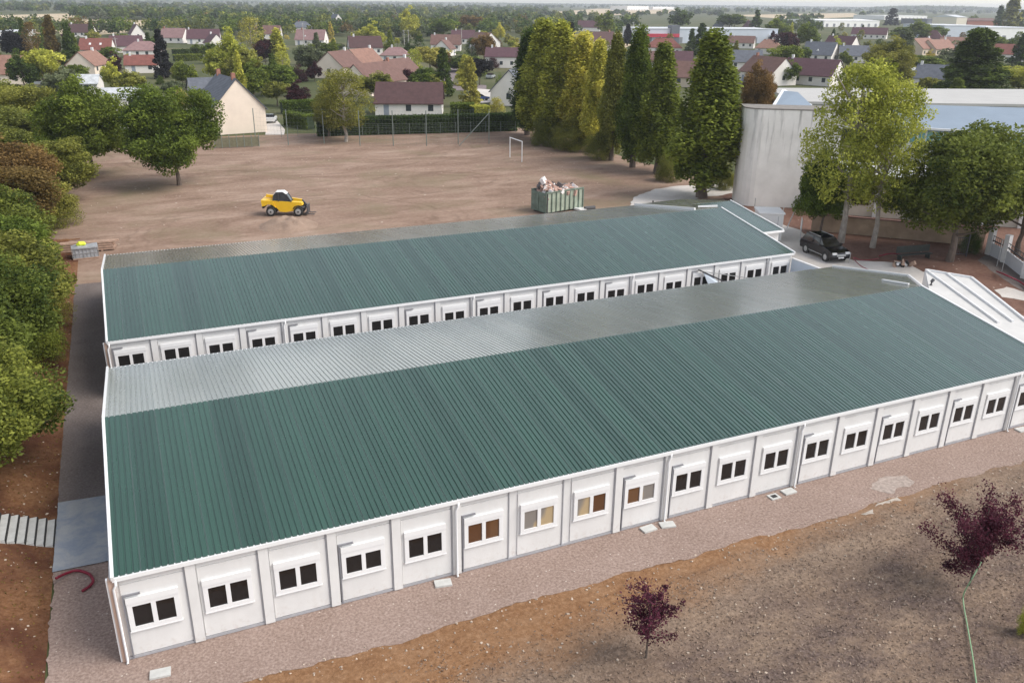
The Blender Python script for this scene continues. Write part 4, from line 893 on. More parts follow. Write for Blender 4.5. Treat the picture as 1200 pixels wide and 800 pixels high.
# ---------------------------------------------------------------- big halls farther off
def hall(px0, px1, base, dep, hh, wallm_, roofm, label, slope=0.):
    a = P(px0, base); b = P(px1, base); d = b-a; L = d.length
    t = root('hall', (a.x, a.y, 0), math.atan2(d.y, d.x)); tag(t, label, 'warehouse')
    MB().box(0, 0, 0, L, dep, hh).build('wall', wallm_, t)
    s = MB(); s.prism([(-.3, hh), (dep+.3, hh), (dep+.3, hh+.25), (dep/2, hh+.25+slope), (-.3, hh+.25)], -.3, L+.3, axis='x'); s.build('roof', roofm, t)
    n = max(2, int(L/9))
    for k in range(n): MB().box(L*(k+.3)/n, -.05, .2, L*(k+.3)/n+min(3., L/n*.4), -.0, min(3.2, hh*.6)).build('gate', simple('gate_grey', (.2, .21, .23), .6, .1), t)
    return t, L
lg = simple('light_metal_wall', (.50, .54, .60), .5, .05, .3); wm_ = simple('white_metal_wall', (.78, .77, .75), .5, .04, .3); dg = simple('dark_grey_wall', (.12, .13, .15), .6, .1)
redw = simple('red_cladding', (.45, .03, .06), .5, .1, .3)
t, L = hall(752, 910, 51, 30, 7.5, lg, simple('pale_metal_roof', (.58, .60, .62), .5, .05, .2), 'long light grey supermarket hall with red stripe and dark tower block')
MB().box(1, -1.5, 3.2, L*.26, -.1, 5.0).build('red_canopy', redw, t); MB().box(L*.45, -.25, 2.6, L*.62, -.1, 3.8).build('red_stripe', redw, t)
MB().box(L*.20, -1.2, 0, L*.26, 4, 9.4).build('tower', dg, t)
hall(965, 1030, 32, 60, 6, wm_, simple('white_metal_roof', (.75, .74, .72), .5, .05, .2), 'white low industrial hall beyond the purple roofs', 1)
hall(1036, 1086, 23.5, 60, 6, wm_, simple('white_metal_roof', (.75, .74, .72)), 'very distant long white hall below the wooded ridge')
hall(1086, 1122, 29, 40, 6, dg, simple('dark_metal_roof', (.10, .10, .115), .6, .1), 'distant dark-roofed hall right of the long white hall')
hall(1104, 1152, 47.5, 40, 9, lg, simple('pale_metal_roof', (.58, .60, .62)), 'blank light grey warehouse above the orange roofs')
hall(1153, 1215, 48, 50, 8, wm_, simple('pale_metal_roof', (.58, .60, .62)), 'white warehouse right of the grey warehouse')
hall(1132, 1175, 35, 30, 8, simple('brick_wall', (.30, .13, .10), .9, .15), tile_mat('tiles_brown', ROOFS['brown']), 'long red-brown hall behind the grey warehouse', 2)
t, L = hall(1119, 1131, 35, 30, 11, simple('cream_wall', (.72, .66, .55), .8, .05), simple('pale_metal_roof', (.58, .60, .62)), 'cream block with curved top left of the red-brown hall', 2)
hall(735, 760, 12.5, 60, 12, wm_, wm_, 'far white building on the horizon, left of the pair')
hall(765, 790, 11.5, 60, 9, wm_, wm_, 'far white building on the horizon, right of the pair')
hall(912, 935, 52, 20, 4, wm_, simple('pale_metal_roof', (.58, .60, .62)), 'small pale shed right of the supermarket')
hall(-5, 26, 48, 30, 4, wm_, simple('pale_metal_roof', (.58, .60, .62)), 'pale low barn at the left edge before the stubble field')

# cars and village poles
def tiny_car(px, py, ang, m, lab):
    b = P(px, py); t = root('parked_car', (b.x, b.y, 0), ang); tag(t, lab, 'car', 'cars parked in the village')
    s = MB(); s.prism([(-2.1, .35), (-2.1, .95), (-1.6, 1.0), (1.1, .95), (2.1, .75), (2.1, .35)], -.85, .85); s.build('body', m, t)
    s = MB(); s.prism([(-1.5, .98), (-1.2, 1.45), (.2, 1.45), (1.0, .95)], -.72, .72); s.build('cabin', gdark, t)
    for x in (-1.3, 1.3):
        for sg in (-1, 1): s = MB(); s.tube([(x, sg*.7, .32), (x, sg*.88, .32)], .32, 10); s.build('wheel', black, t)
blue = simple('blue_car_paint', (.05, .08, .2), .25, .05); silver = simple('silver_car_paint', (.45, .47, .5), .3, .05, metal=.3); wcar = simple('white_car_paint', (.7, .7, .7), .3, .04)
tiny_car(562, 118, .1, blue, 'dark blue car parked behind the hedge right of the long white house')
tiny_car(44, 100, -.3, silver, 'silver car among the trees at the left, near the orange roof')
tiny_car(553, 86, .4, wcar, 'white car by the road bend beneath the dark trees')
tiny_car(575, 92, .9, silver, 'silver car right of the copper tree')
tiny_car(318, 143, 1.3, wcar, 'white car beside the cream gable house')
tiny_car(526, 78, .5, wcar, 'white car at the far end of the village road')
for k, (px, base, top, lab) in enumerate(((139, 74, 44, 'tall utility pole left of the pinkish bungalow'), (474, 58, 35, 'left of two utility poles above the cluster'), (479, 58, 35, 'right of two utility poles above the cluster'), (541, 56, 33, 'utility pole beside the purple roof'),
                                     (711, 44, 25, 'lamp mast in front of the round green tree'), (741, 48, 26, 'left lamp mast by the supermarket car park'), (748, 50, 28, 'right lamp mast by the supermarket car park'), (724, 34, 14, 'far mast at the pale field'),
                                     (357, 60, 27, 'utility pole right of the dormer house'), (960, 66, 46, 'slim mast by the black roof'), (898, 60, 40, 'antenna mast on the right of the supermarket'))):
    b = P(px, base); hh = hgt(b, top); t = root('utility_pole', (b.x, b.y, 0)); tag(t, lab, 'pole', 'poles in the village')
    MB().tube([(0, 0, 0), (0, 0, hh)], [.16, .10], 6).build('mast', simple('pale_pole', (.45, .43, .4), .8, .1), t); MB().bar((-.8, 0, hh-.5), (.8, 0, hh-.5), .1).build('crossarm', gmetal, t)

# ---------------------------------------------------------------- vegetation
def leaves_np(C, tone, size, seed, up=.35, aspect=1.7):
    r = np.random.default_rng(seed); n = len(C)
    nr = r.normal(size=(n, 3)); nr[:, 2] = np.abs(nr[:, 2])+up; nr /= np.linalg.norm(nr, axis=1)[:, None]
    a = r.normal(size=(n, 3)); u = np.cross(nr, a); u /= np.linalg.norm(u, axis=1)[:, None]; v = np.cross(nr, u)
    s = size*(.65+.7*r.random(n))[:, None]
    V = np.stack([C-u*s*aspect/2, C-v*s/2+u*s*.1, C+u*s*aspect/2, C+v*s/2+u*s*.1], 1).reshape(-1, 3)
    return V, np.repeat(tone, 4)
def mesh_np(name, V, tone, mat_, extraV=None, extraF=None):
    n = len(V)//4; me = bpy.data.meshes.new(name)
    me.vertices.add(len(V)); me.vertices.foreach_set('co', V.astype(np.float32).ravel())
    me.loops.add(n*4); me.loops.foreach_set('vertex_index', np.arange(n*4, dtype=np.int32))
    me.polygons.add(n); me.polygons.foreach_set('loop_start', np.arange(0, n*4, 4, dtype=np.int32))
    at = me.attributes.new('tone', 'FLOAT', 'POINT'); at.data.foreach_set('value', tone.astype(np.float32))
    me.update(calc_edges=True); me.materials.append(mat_); return me
def crown_pts(kind, nclump, per, seed, cr):
    """unit-ish tree, height 10; returns leaf centres and tones"""
    r = np.random.default_rng(seed); C = []
    if kind == 'round':
        base = 2.0; 
        blobs = [(0, 0, 6.0, 2.5, 3.5)]+[((1.5+.9*r.random())*math.cos(a), (1.5+.9*r.random())*math.sin(a), 3.6+3.4*r.random(), 1.2+1.1*r.random(), 1.2+1.0*r.random()) for a in r.random(9)*6.28]; ph = r.random(6)*6.28
        for k in range(nclump):
            b = blobs[r.integers(len(blobs))]; d = r.normal(size=3); d /= np.linalg.norm(d); q = (.6+.5*r.random())*(1+.22*math.sin(3*d[0]+ph[0]+4*d[2])*math.sin(4*d[1]+ph[1]))
            p = np.array([b[0]+d[0]*b[3]*q, b[1]+d[1]*b[3]*q, b[2]+d[2]*b[4]*q]); p[2] = max(p[2], 1.6+.5*r.random()); C.append((p, cr*(.6+.8*r.random())))
    elif kind == 'poplar':
        for k in range(nclump):
            z = 1.1+8.8*r.random()**.85; R0 = 1.15*math.sin(min(1, (z+.5)/4.)*PI/2)*(1-max(0, z-4.)/6.3)**.8+.06
            a = r.random()*6.28; q = .4+.75*r.random()*(1+.25*math.sin(a*3+z*1.3)); C.append((np.array([math.cos(a)*R0*q, math.sin(a)*R0*q, z+.35*r.random()]), cr*(.5+.9*r.random())))
    elif kind == 'conifer':
        for k in range(nclump):
            z = .8+9*r.random()**1.15; R0 = 2.6*(1-(z-.8)/9.4)**.85+.08; a = r.random()*6.28; q = .4+.65*r.random()
            C.append((np.array([math.cos(a)*R0*q, math.sin(a)*R0*q, z-.25*q*R0]), cr*(.5+.7*r.random())))
    elif kind == 'open':
        for k in range(nclump):
            z = 2.6+7.2*r.random(); R0 = 3.0*math.sin(min(1, (z-1.6)/3.6)*PI/2)*(1-max(0, z-6)/4.6)**.55+.2
            a = r.random()*6.28; q = .25+.8*r.random()**.7; C.append((np.array([math.cos(a)*R0*q, math.sin(a)*R0*q, z]), cr*(.5+.9*r.random())))
    elif kind == 'bush':
        for k in range(nclump):
            d = r.normal(size=3); d /= np.linalg.norm(d); d[2] = abs(d[2]); q = .55+.5*r.random()
            C.append((np.array([d[0]*5*q, d[1]*5*q, .6+d[2]*8.6*q]), cr*(.6+.8*r.random())))
    P_ = []; T = []
    for p, rad in C:
        n = max(4, int(per*(rad/cr)**2)); d = r.normal(size=(n, 3)); d /= np.linalg.norm(d, axis=1)[:, None]
        d *= (rad*(.35+.75*r.random(n)**.6))[:, None]; d[:, 2] *= .75
        if kind == 'poplar': d[:, 2] *= 2.3; d[:, :2] *= .85
        P_.append(p+d); T.append(np.full(n, r.random()))
    return np.concatenate(P_), np.concatenate(T)
def trunk_mb(kind, seed, r0=.22):
    r = random.Random(seed); s = MB()
    top = {'round': 5.5, 'poplar': 8.5, 'conifer': 9.5, 'open': 8.8, 'bush': 2}[kind]
    n = 6; pl = [(0, 0, -.3)]+[((r.random()-.5)*.3*(kind != 'conifer'), (r.random()-.5)*.3*(kind != 'conifer'), top*(i+1)/n) for i in range(n)]
    s.tube(pl, [r0*1.25]+[r0*(1-.8*(i+1)/n) for i in range(n)], 8)
    nb = {'round': 9, 'poplar': 10, 'conifer': 0, 'open': 16, 'bush': 5}[kind]
    for k in range(nb):
        z = top*(.3+.6*r.random()); a = r.random()*6.28; l = {'round': 2.6, 'poplar': .7, 'open': 2.6, 'bush': 3}[kind]*(.6+.5*r.random())
        up = {'round': .8, 'poplar': 3.2, 'open': 1.4, 'bush': 1.2}[kind]
        i = min(n-1, int(z/top*n)); bx, by = pl[i+1][0], pl[i+1][1]
        s.tube([(bx, by, z), (bx+math.cos(a)*l*.5, by+math.sin(a)*l*.5, z+up*.4*l*.5), (bx+math.cos(a)*l, by+math.sin(a)*l, z+up*l*.5)], [r0*.45, r0*.28, r0*.08], 5)
    return s
PROTO = {}
def proto(kind, lod, var):
    key = (kind, lod, var)
    if key in PROTO: return PROTO[key]
    cfg = {'round': (230, .78), 'poplar': (260, .42), 'conifer': (190, .6), 'open': (300, .5), 'bush': (120, 1.5)}[kind]
    nc, cr = cfg; lf = {0: .105, 1: .135, 2: .30, 3: .5}[lod]; per = {0: 360, 1: 230, 2: 44, 3: 16}[lod]
    nc = int(nc*{0: 1.3, 1: 1.1, 2: .9, 3: .6}[lod])
    if kind == 'open': per = max(6, int(per*.24)); lf *= .78
    if kind == 'poplar': per = max(8, int(per*.62)); lf *= .85
    sd_ = hash((len(kind), lod, var)) % 9973
    Pn, T = crown_pts(kind, nc, per, sd_+var*31, cr); V, T4 = leaves_np(Pn, T, lf, sd_+1)
    me = mesh_np('crown', V, T4, LEAF['green'])
    tm = trunk_mb(kind, sd_); tme = bpy.data.meshes.new('trunk'); tme.from_pydata(tm.v, [], tm.f); tme.materials.append(bark); tme.update(); fixn(tme)
    PROTO[key] = (me, tme); return PROTO[key]
PENDING = []
ntree = 0
def tree(x, y, z, h, wd, kind, tint, lod, label=None, group=None, var=None, cat='tree'):
    global ntree; ntree += 1
    nv = 3 if lod >= 1 else 2
    me, tme = proto(kind, lod, ntree % nv if var is None else var)
    nw = {'round': 8.0, 'poplar': 3.1, 'conifer': 5.6, 'open': 7.2, 'bush': 11.5}[kind]
    nm = {'round': 'broadleaf_tree', 'poplar': 'poplar_tree', 'conifer': 'conifer_tree', 'open': 'airy_tree', 'bush': 'garden_bush'}[kind]
    t = root(nm, (x, y, z), random.random()*6.28); sx = wd/nw; t.scale = (sx, sx, h/10)
    c = bpy.data.objects.new('crown', me); COL.objects.link(c); c.parent = t; c.material_slots[0].link = 'OBJECT'; c.material_slots[0].material = LEAF[tint]
    k = bpy.data.objects.new('trunk', tme); COL.objects.link(k); k.parent = t
    if kind == 'open': k.material_slots[0].link = 'OBJECT'; k.material_slots[0].material = palebark
    t['category'] = 'bush' if kind == 'bush' else cat
    PENDING.append((t, kind, tint, h, label, group)); return t
def ptree(px, base, top, w_, kind, tint, lod=None, label=None, z=0, group=None, sink=0.):
    b = P(px, base, z); h = hgt(b, top); z -= h*sink; h *= 1+sink; wd = w_*mpp(b)
    if lod is None: lod = 1 if base > 150 else (2 if base > 45 else 3)
    return tree(b.x, b.y, z, h, wd, kind, tint, lod, label, group)
# left bank, nearest trees (world positions along the bank)
tree(-4.9, 13.2, .5, 7.9, 8.4, 'round', 'mixed green', 0, 'nearest large green tree at the left edge beside the stairs and dark path', var=0)
tree(-6.2, 20.5, 1.4, 8.6, 8.9, 'round', 'mixed green', 0, 'second nearest green tree at the left edge, just behind the nearest one', var=1)
tree(-6.4, 27.5, 1.5, 8.3, 8.6, 'round', 'olive', 1, 'olive-green tree at the left edge level with the gap between the buildings')
tree(-6.2, 34.5, 1.4, 7.2, 7.7, 'round', 'green', 1, 'green tree at the left edge beside the front of the farther building')
tree(-7.5, 43, .8, 8.0, 9.0, 'round', 'mixed green', 1, 'green-olive tree on the left near the plank stack')
tree(-8.6, 54, .3, 8.6, 10.2, 'round', 'rusty', 1, 'rust-coloured tree at the left edge')
tree(-5.6, 60, .1, 6.0, 7.2, 'round', 'olive', 1, 'small olive tree right of the rust-coloured tree')
tree(-7.8, 68, 0, 9.0, 10.2, 'round', 'rusty', 1, 'brownish tree behind the rust-coloured tree at the left')
tree(-5.2, 77, 0, 7.4, 9.0, 'round', 'olive', 1, 'olive tree at the left side of the dirt field')
tree(-11, 80, 0, 9, 10.8, 'round', 'olive', 1, 'broad olive tree at the far left of the dirt field')
tree(-13, 100, 0, 10, 14.4, 'round', 'olive', 1, 'wide yellow-olive tree at the left edge behind the field')
tree(-9, 112, 0, 10.5, 12.0, 'round', 'olive', 1, 'tall olive tree left of the twin green trees')
for x, y, h, wd, kd, tn, lb in ((-4.2, 28, 3.2, 4.2, 'bush', 'green', 'bush under the bank trees level with the nearer ridge'), (-4.2, 35, 3.4, 4.6, 'bush', 'olive', 'bush under the bank trees level with the far facade'), (-6.2, 41, 4.0, 4.6, 'bush', 'olive', 'olive bush at the left edge left of the plank stack'),
                               (-6.4, 51, 4.4, 5., 'bush', 'green', 'green bush at the left edge of the field behind the planks'), (-4.6, 66, 4.8, 5.5, 'bush', 'olive', 'olive bush on the left edge of the field before the twin trees'), (-4.6, 20, 3.0, 3.6, 'bush', 'dark green', 'dark bush under the nearest trees beside the path'), (-7, 88, 6, 7, 'bush', 'green', 'wide green bush below the yellowish tree on the left')):
    tree(x, y, H_bank(x, y)-.1, h, wd, kd, tn, 1, lb)
ptree(110, 206, 84, 104, 'round', 'green', 1, 'large yellowish-green tree left of the big round tree at the field', sink=.03)
ptree(210, 217, 84, 104, 'round', 'green', 1, 'big round deep green tree standing on the dirt field', sink=.04)
ptree(405, 166, 82, 74, 'open', 'olive', 1, 'airy olive tree behind the ball-stop fence left of the long white house', sink=.05)
ptree(385, 160, 100, 40, 'round', 'olive', 1, 'smaller olive tree beside the airy one behind the fence')
# tall trees along the right border of the field
ptree(618, 158, 45, 44, 'poplar', 'dark green', 1, 'dark tall tree at the left end of the lime-green row')
ptree(634, 164, 33, 62, 'poplar', 'lime green', 1, 'tallest lime-green tree at the left of the row')
ptree(655, 168, 38, 64, 'poplar', 'lime green', 1, 'yellow-green tall tree second in the row')
ptree(678, 172, 50, 58, 'poplar', 'lime green', 1, 'yellowish tall tree in the middle of the row')
ptree(697, 178, 56, 42, 'poplar', 'lime green', 1, 'slim lime tree just left of the dark poplars')
ptree(716, 188, 52, 38, 'poplar', 'olive', 1, 'first dark poplar right of the lime-green row')
ptree(741, 196, 46, 46, 'poplar', 'green', 1, 'second poplar, darkest and tallest of the middle group')
ptree(769, 203, 62, 58, 'poplar', 'green', 1, 'third poplar, broad, left of the big single poplar')
ptree(823, 231, 54, 88, 'poplar', 'green', 1, 'big single poplar standing in front of the pale concrete')
for px, py, tp_, w_ in ((640, 170, 130, 40), (668, 176, 135, 44), (700, 186, 150, 40), (785, 212, 170, 34), (850, 222, 190, 24)):
    ptree(px, py, tp_, w_, 'bush', 'olive', 1, None)
ptree(884, 160, 68, 44, 'round', 'rusty', 1, 'rusty-brown tree behind the top of the tall stained building')
# right
ptree(985, 284, 72, 126, 'open', 'lime green', 1, 'tall airy light green tree behind the black car')
ptree(1022, 290, 92, 104, 'open', 'lime green', 1, 'second airy light green tree, right of the first')
ptree(962, 276, 172, 64, 'round', 'green', 1, 'low bushy green tree against the tall stained wall')
ptree(1112, 306, 126, 158, 'round', 'mixed green', 1, 'large dense dark green tree above the bench')
ptree(1192, 298, 150, 112, 'round', 'dark green', 1, 'dark green tree at the right edge behind the white fence')
ptree(1136, 296, 268, 26, 'bush', 'dark green', 1, 'low dark bush at the foot of the white fence')
ptree(1134, 128, 34, 96, 'conifer', 'dark green', 1, 'great dark conifer behind the school roofs')
ptree(1116, 134, 92, 34, 'conifer', 'green', 1, 'small green conifer poking out of the school roofs')
ptree(1033, 112, 40, 64, 'round', 'olive', 1, 'large olive-brown round tree above the light green trees')
ptree(1192, 112, 72, 60, 'round', 'lime green', 1, 'lime-green tree at the right edge beyond the school')
ptree(1194, 80, 40, 34, 'conifer', 'dark green', 2, 'dark conifer at the right edge beside the red roof')
ptree(893, 140, 100, 30, 'round', 'rusty', 1, 'reddish-brown shrub tree just above the stained wall')
# named mid-distance trees
for a in ((20, 74, 29, 32, 'round', 'blackish'), (42, 76, 26, 22, 'open', 'rusty'), (66, 84, 17, 26, 'conifer', 'rusty'), (86, 84, 28, 24, 'conifer', 'dark green'), (52, 104, 45, 46, 'round', 'lime green'), (30, 106, 60, 34, 'round', 'dark green'),
          (76, 122, 74, 42, 'round', 'grey green'), (94, 104, 68, 26, 'round', 'green'), (140, 116, 70, 30, 'round', 'lime green'), (192, 92, 35, 26, 'conifer', 'blackish'), (130, 74, 50, 22, 'round', 'green'), (136, 90, 62, 20, 'round', 'copper'),
          (20, 140, 88, 70, 'round', 'olive'), (60, 150, 98, 54, 'round', 'olive'), (270, 104, 36, 50, 'round', 'lime green'), (290, 106, 50, 44, 'round', 'olive'), (325, 112, 66, 48, 'round', 'green'), (298, 116, 72, 40, 'round', 'green'), (327, 80, 36, 22, 'poplar', 'lime green'),
          (312, 80, 37, 24, 'round', 'copper'), (296, 68, 20, 36, 'open', 'yellow green'), (362, 90, 46, 38, 'round', 'grey green'), (325, 124, 88, 30, 'round', 'olive'), (350, 126, 96, 30, 'round', 'copper'), (350, 96, 76, 24, 'bush', 'copper'), (383, 66, 46, 30, 'round', 'green'),
          (440, 56, 27, 30, 'round', 'lime green'), (470, 98, 70, 34, 'round', 'green'), (504, 84, 47, 40, 'round', 'yellow green'), (516, 84, 58, 24, 'round', 'rusty'), (545, 100, 65, 26, 'conifer', 'lime green'), (562, 100, 60, 26, 'round', 'blackish'), (538, 84, 62, 46, 'round', 'dark green'),
          (567, 76, 35, 30, 'round', 'rusty'), (578, 80, 66, 14, 'bush', 'copper'), (584, 50, 28, 16, 'round', 'lime green'), (552, 40, 15, 30, 'round', 'rusty'), (520, 48, 15, 32, 'round', 'green'), (480, 46, 9, 26, 'round', 'lime green'), (478, 102, 78, 16, 'round', 'copper'),
          (465, 104, 82, 16, 'round', 'green'), (505, 98, 80, 14, 'bush', 'green'), (585, 118, 88, 16, 'bush', 'green'), (582, 132, 112, 20, 'bush', 'yellow green'), (710, 44, 11, 26, 'round', 'green'), (668, 72, 27, 22, 'conifer', 'blackish'), (735, 54, 30, 12, 'poplar', 'blackish'),
          (820, 66, 27, 22, 'conifer', 'dark green'), (809, 66, 34, 16, 'conifer', 'dark green'), (830, 60, 32, 14, 'round', 'dark green'), (795, 36, 8, 30, 'round', 'dark green'), (855, 36, 14, 34, 'round', 'dark green'), (920, 66, 30, 26, 'round', 'copper'), (910, 50, 20, 32, 'round', 'green'),
          (944, 62, 22, 26, 'round', 'green'), (921, 86, 44, 36, 'round', 'green'), (978, 70, 44, 22, 'round', 'lime green'), (885, 40, 12, 20, 'conifer', 'dark green'), (1060, 78, 38, 26, 'conifer', 'grey green'), (1068, 50, 24, 46, 'round', 'green'), (1100, 48, 29, 20, 'round', 'green'),
          (1075, 84, 60, 60, 'round', 'green'), (1118, 80, 50, 44, 'round', 'grey green'), (1168, 36, 8, 12, 'poplar', 'dark green'), (1182, 38, -4, 20, 'poplar', 'olive'), (1194, 36, 12, 12, 'conifer', 'dark green'), (1164, 62, 40, 26, 'round', 'green'), (1140, 28, 16, 10, 'round', 'green'),
          (1044, 30, 10, 20, 'conifer', 'blackish'), (740, 72, 58, 26, 'round', 'dark green'), (720, 80, 50, 24, 'round', 'green'), (640, 60, 30, 26, 'round', 'dark green'), (1050, 110, 72, 30, 'round', 'dark green'), (1085, 116, 84, 26, 'round', 'olive'), (925, 100, 72, 26, 'round', 'green'), (860, 36, 14, 30, 'round', 'green')):
    ptree(*a)
# garden trees filling the village between houses
placed = [(o.location.x, o.location.y) for o, *_ in PENDING]
cnt = 0; tries = 0
while cnt < 215 and tries < 9000:
    tries += 1
    px = random.uniform(-20, 1220); py = random.uniform(40, 128)**1.0
    if random.random() < .35: py = random.uniform(36, 75)
    if px > 610 and py > 100: continue
    if px > 590 and py > 125: continue
    if py < 47 and px < 200: continue
    b = P(px, py)
    if b.y < 124 and b.x < 78: continue
    if 500 < px < 545 and 72 < py < 108: continue
    if px > 745 and px < 915 and py < 56: continue
    if px > 640 and px < 760 and py < 58 and random.random() < .75: continue
    if px > 1050 and py < 50: continue
    if any((b.x-hx)**2+(b.y-hy)**2 < (hr+2)**2 for hx, hy, hr, *_ in HOUSES): continue
    if 1000 < px and py > 84 : continue
    # keep the camera's view of the nearby houses mostly open: skip spots directly in front of a house
    bad = False
    for hx, hy, hr, lb, hpx, hb in HOUSES:
        if abs(px-hpx) < hr/mpp(Vector((hx, hy, 0)))*.85 and 0 < py-hb < 22*hb/80: bad = True; break
    if bad and random.random() < .93: continue
    if any((b.x-x)**2+(b.y-y)**2 < 16 for x, y in placed): continue
    kd = random.choices(['round', 'bush', 'conifer', 'open', 'poplar'], [7, 2.4, 1.3, 1, .35])[0]
    tn = random.choices(['green', 'dark green', 'olive', 'lime green', 'grey green', 'rusty', 'copper', 'yellow green'], [6, 5, 3.5, 2, 2, 1, 1, .7])[0]
    hh = {'round': random.uniform(4.2, 8), 'bush': random.uniform(2, 3.4), 'conifer': random.uniform(6, 11), 'open': random.uniform(6, 9), 'poplar': random.uniform(8, 13)}[kd]
    wd = {'round': hh*random.uniform(.75, 1.1), 'bush': hh*1.3, 'conifer': hh*.5, 'open': hh*.7, 'poplar': hh*.28}[kd]
    tree(b.x, b.y, 0, hh, wd, kd, tn, 2 if py > 62 else 3); placed.append((b.x, b.y)); cnt += 1
# two red maples and a shrub in front
def maple(px, base, top, w_, n, seed, label):
    b = P(px, base); z = H_front(b.x, b.y); h = hgt(Vector((b.x, b.y, z)), top); r = np.random.default_rng(seed); wd = w_*mpp(b)
    t = root('maple_tree', (b.x, b.y, z)); tag(t, label, 'tree', 'red maples on the dry turf')
    s = MB(); s.tube([(0, 0, -.1), (.02, .02, h*.3), (0, -.02, h*.5), (.05, 0, h*.8)], [.045, .035, .028, .012], 7); Cs = []; T = []
    nb = 24
    for k in range(nb):
        a = r.random()*6.28; z0 = h*(.16+.5*r.random()); el = r.uniform(.25, 1.3); l = wd*.56*(.4+.65*r.random())*(1 if el < .9 else 1.2)
        d = np.array([math.cos(a)*math.cos(el), math.sin(a)*math.cos(el), math.sin(el)]); e = np.array([0, 0, z0])+d*l; e[2] = min(e[2], h)
        s.tube([(0, 0, z0), tuple(np.array([0, 0, z0])*.5+e*.5), tuple(e)], [.02, .012, .005], 5)
        m_ = int(n/nb)
        for j in range(5):
            c = np.array([0, 0, z0])+(e-np.array([0, 0, z0]))*(.3+.7*j/4); q = m_//5; rr_ = wd*.06*(.5+.9*r.random())
            Cs.append(c+r.normal(size=(q, 3))*rr_*.65); T.append(np.full(q, r.random()))
    s.build('trunk', bark, t); Cc = np.concatenate(Cs); V, T4 = leaves_np(Cc, np.concatenate(T), .062, seed, .2, 1.4)
    o = bpy.data.objects.new('crown', mesh_np('crown', V, T4, LEAF['red'])); COL.objects.link(o); o.parent = t
maple(1136, 686, 574, 122, 13000, 3, 'larger dark red maple on dry turf at the right, hose in its crown')
maple(757, 772, 672, 92, 3400, 5, 'small sparse red maple sapling on dry turf at the bottom middle')
o = ptree(1203, 745, 700, 26, 'bush', 'lime green', 1, 'bright green shrub just entering the picture at the lower right edge')
# hedges
def hedge(p0, p1, h, wd, tint, label, lod=.22, dens=70):
    a, b = P(*p0), P(*p1); d = b-a; L = d.length; r = np.random.default_rng(int(L*10))
    n = int(L*(h*2+wd)*dens*1.6); pts_ = r.random((n, 3))*np.array([L, wd, h]); face = r.random(n)
    pts_[face < .45, 1] = r.normal(0, .08, (face < .45).sum()); pts_[(face >= .45) & (face < .6), 1] = wd+r.normal(0, .08, ((face >= .45) & (face < .6)).sum()); pts_[face >= .6, 2] = h+r.normal(0, .1, (face >= .6).sum())
    pts_[:, 2] = np.maximum(pts_[:, 2], .05)
    tone = .35+.35*np.sin(pts_[:, 0]*.7)*np.cos(pts_[:, 0]*.23+1)+.3*r.random(n)*(pts_[:, 2] > h-.25)  # lighter tone near the top: light from above painted into the leaves
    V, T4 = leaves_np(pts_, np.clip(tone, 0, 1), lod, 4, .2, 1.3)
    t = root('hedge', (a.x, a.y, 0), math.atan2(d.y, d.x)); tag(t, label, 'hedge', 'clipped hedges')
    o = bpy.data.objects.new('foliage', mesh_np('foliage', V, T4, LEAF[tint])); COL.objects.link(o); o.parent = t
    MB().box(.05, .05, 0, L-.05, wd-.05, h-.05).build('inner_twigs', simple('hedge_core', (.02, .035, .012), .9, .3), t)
hedge((372, 160), (606, 153.5), 2.7, 1.6, 'dark green', 'long dark clipped hedge along the back of the field before the white house')
hedge((528, 138), (556, 138), 2.4, 2.5, 'green', 'square green hedge block right of the long white house')
hedge((556, 140), (574, 139), 2.2, 2.2, 'lime green', 'bright green hedge block right of the square hedge')
hedge((332, 134), (372, 132), 2.2, 2., 'green', 'upper of two clipped hedges left of the airy olive tree')
hedge((333, 147), (360, 152), 2.2, 1.6, 'green', 'lower clipped hedge left of the airy olive tree')
hedge((205, 72), (238, 71), 2.0, 2., 'green', 'distant stepped hedge right of the dark fir', .35, 25)
hedge((204, 66), (236, 65), 2.2, 2., 'dark green', 'second distant hedge behind the stepped one', .35, 25)

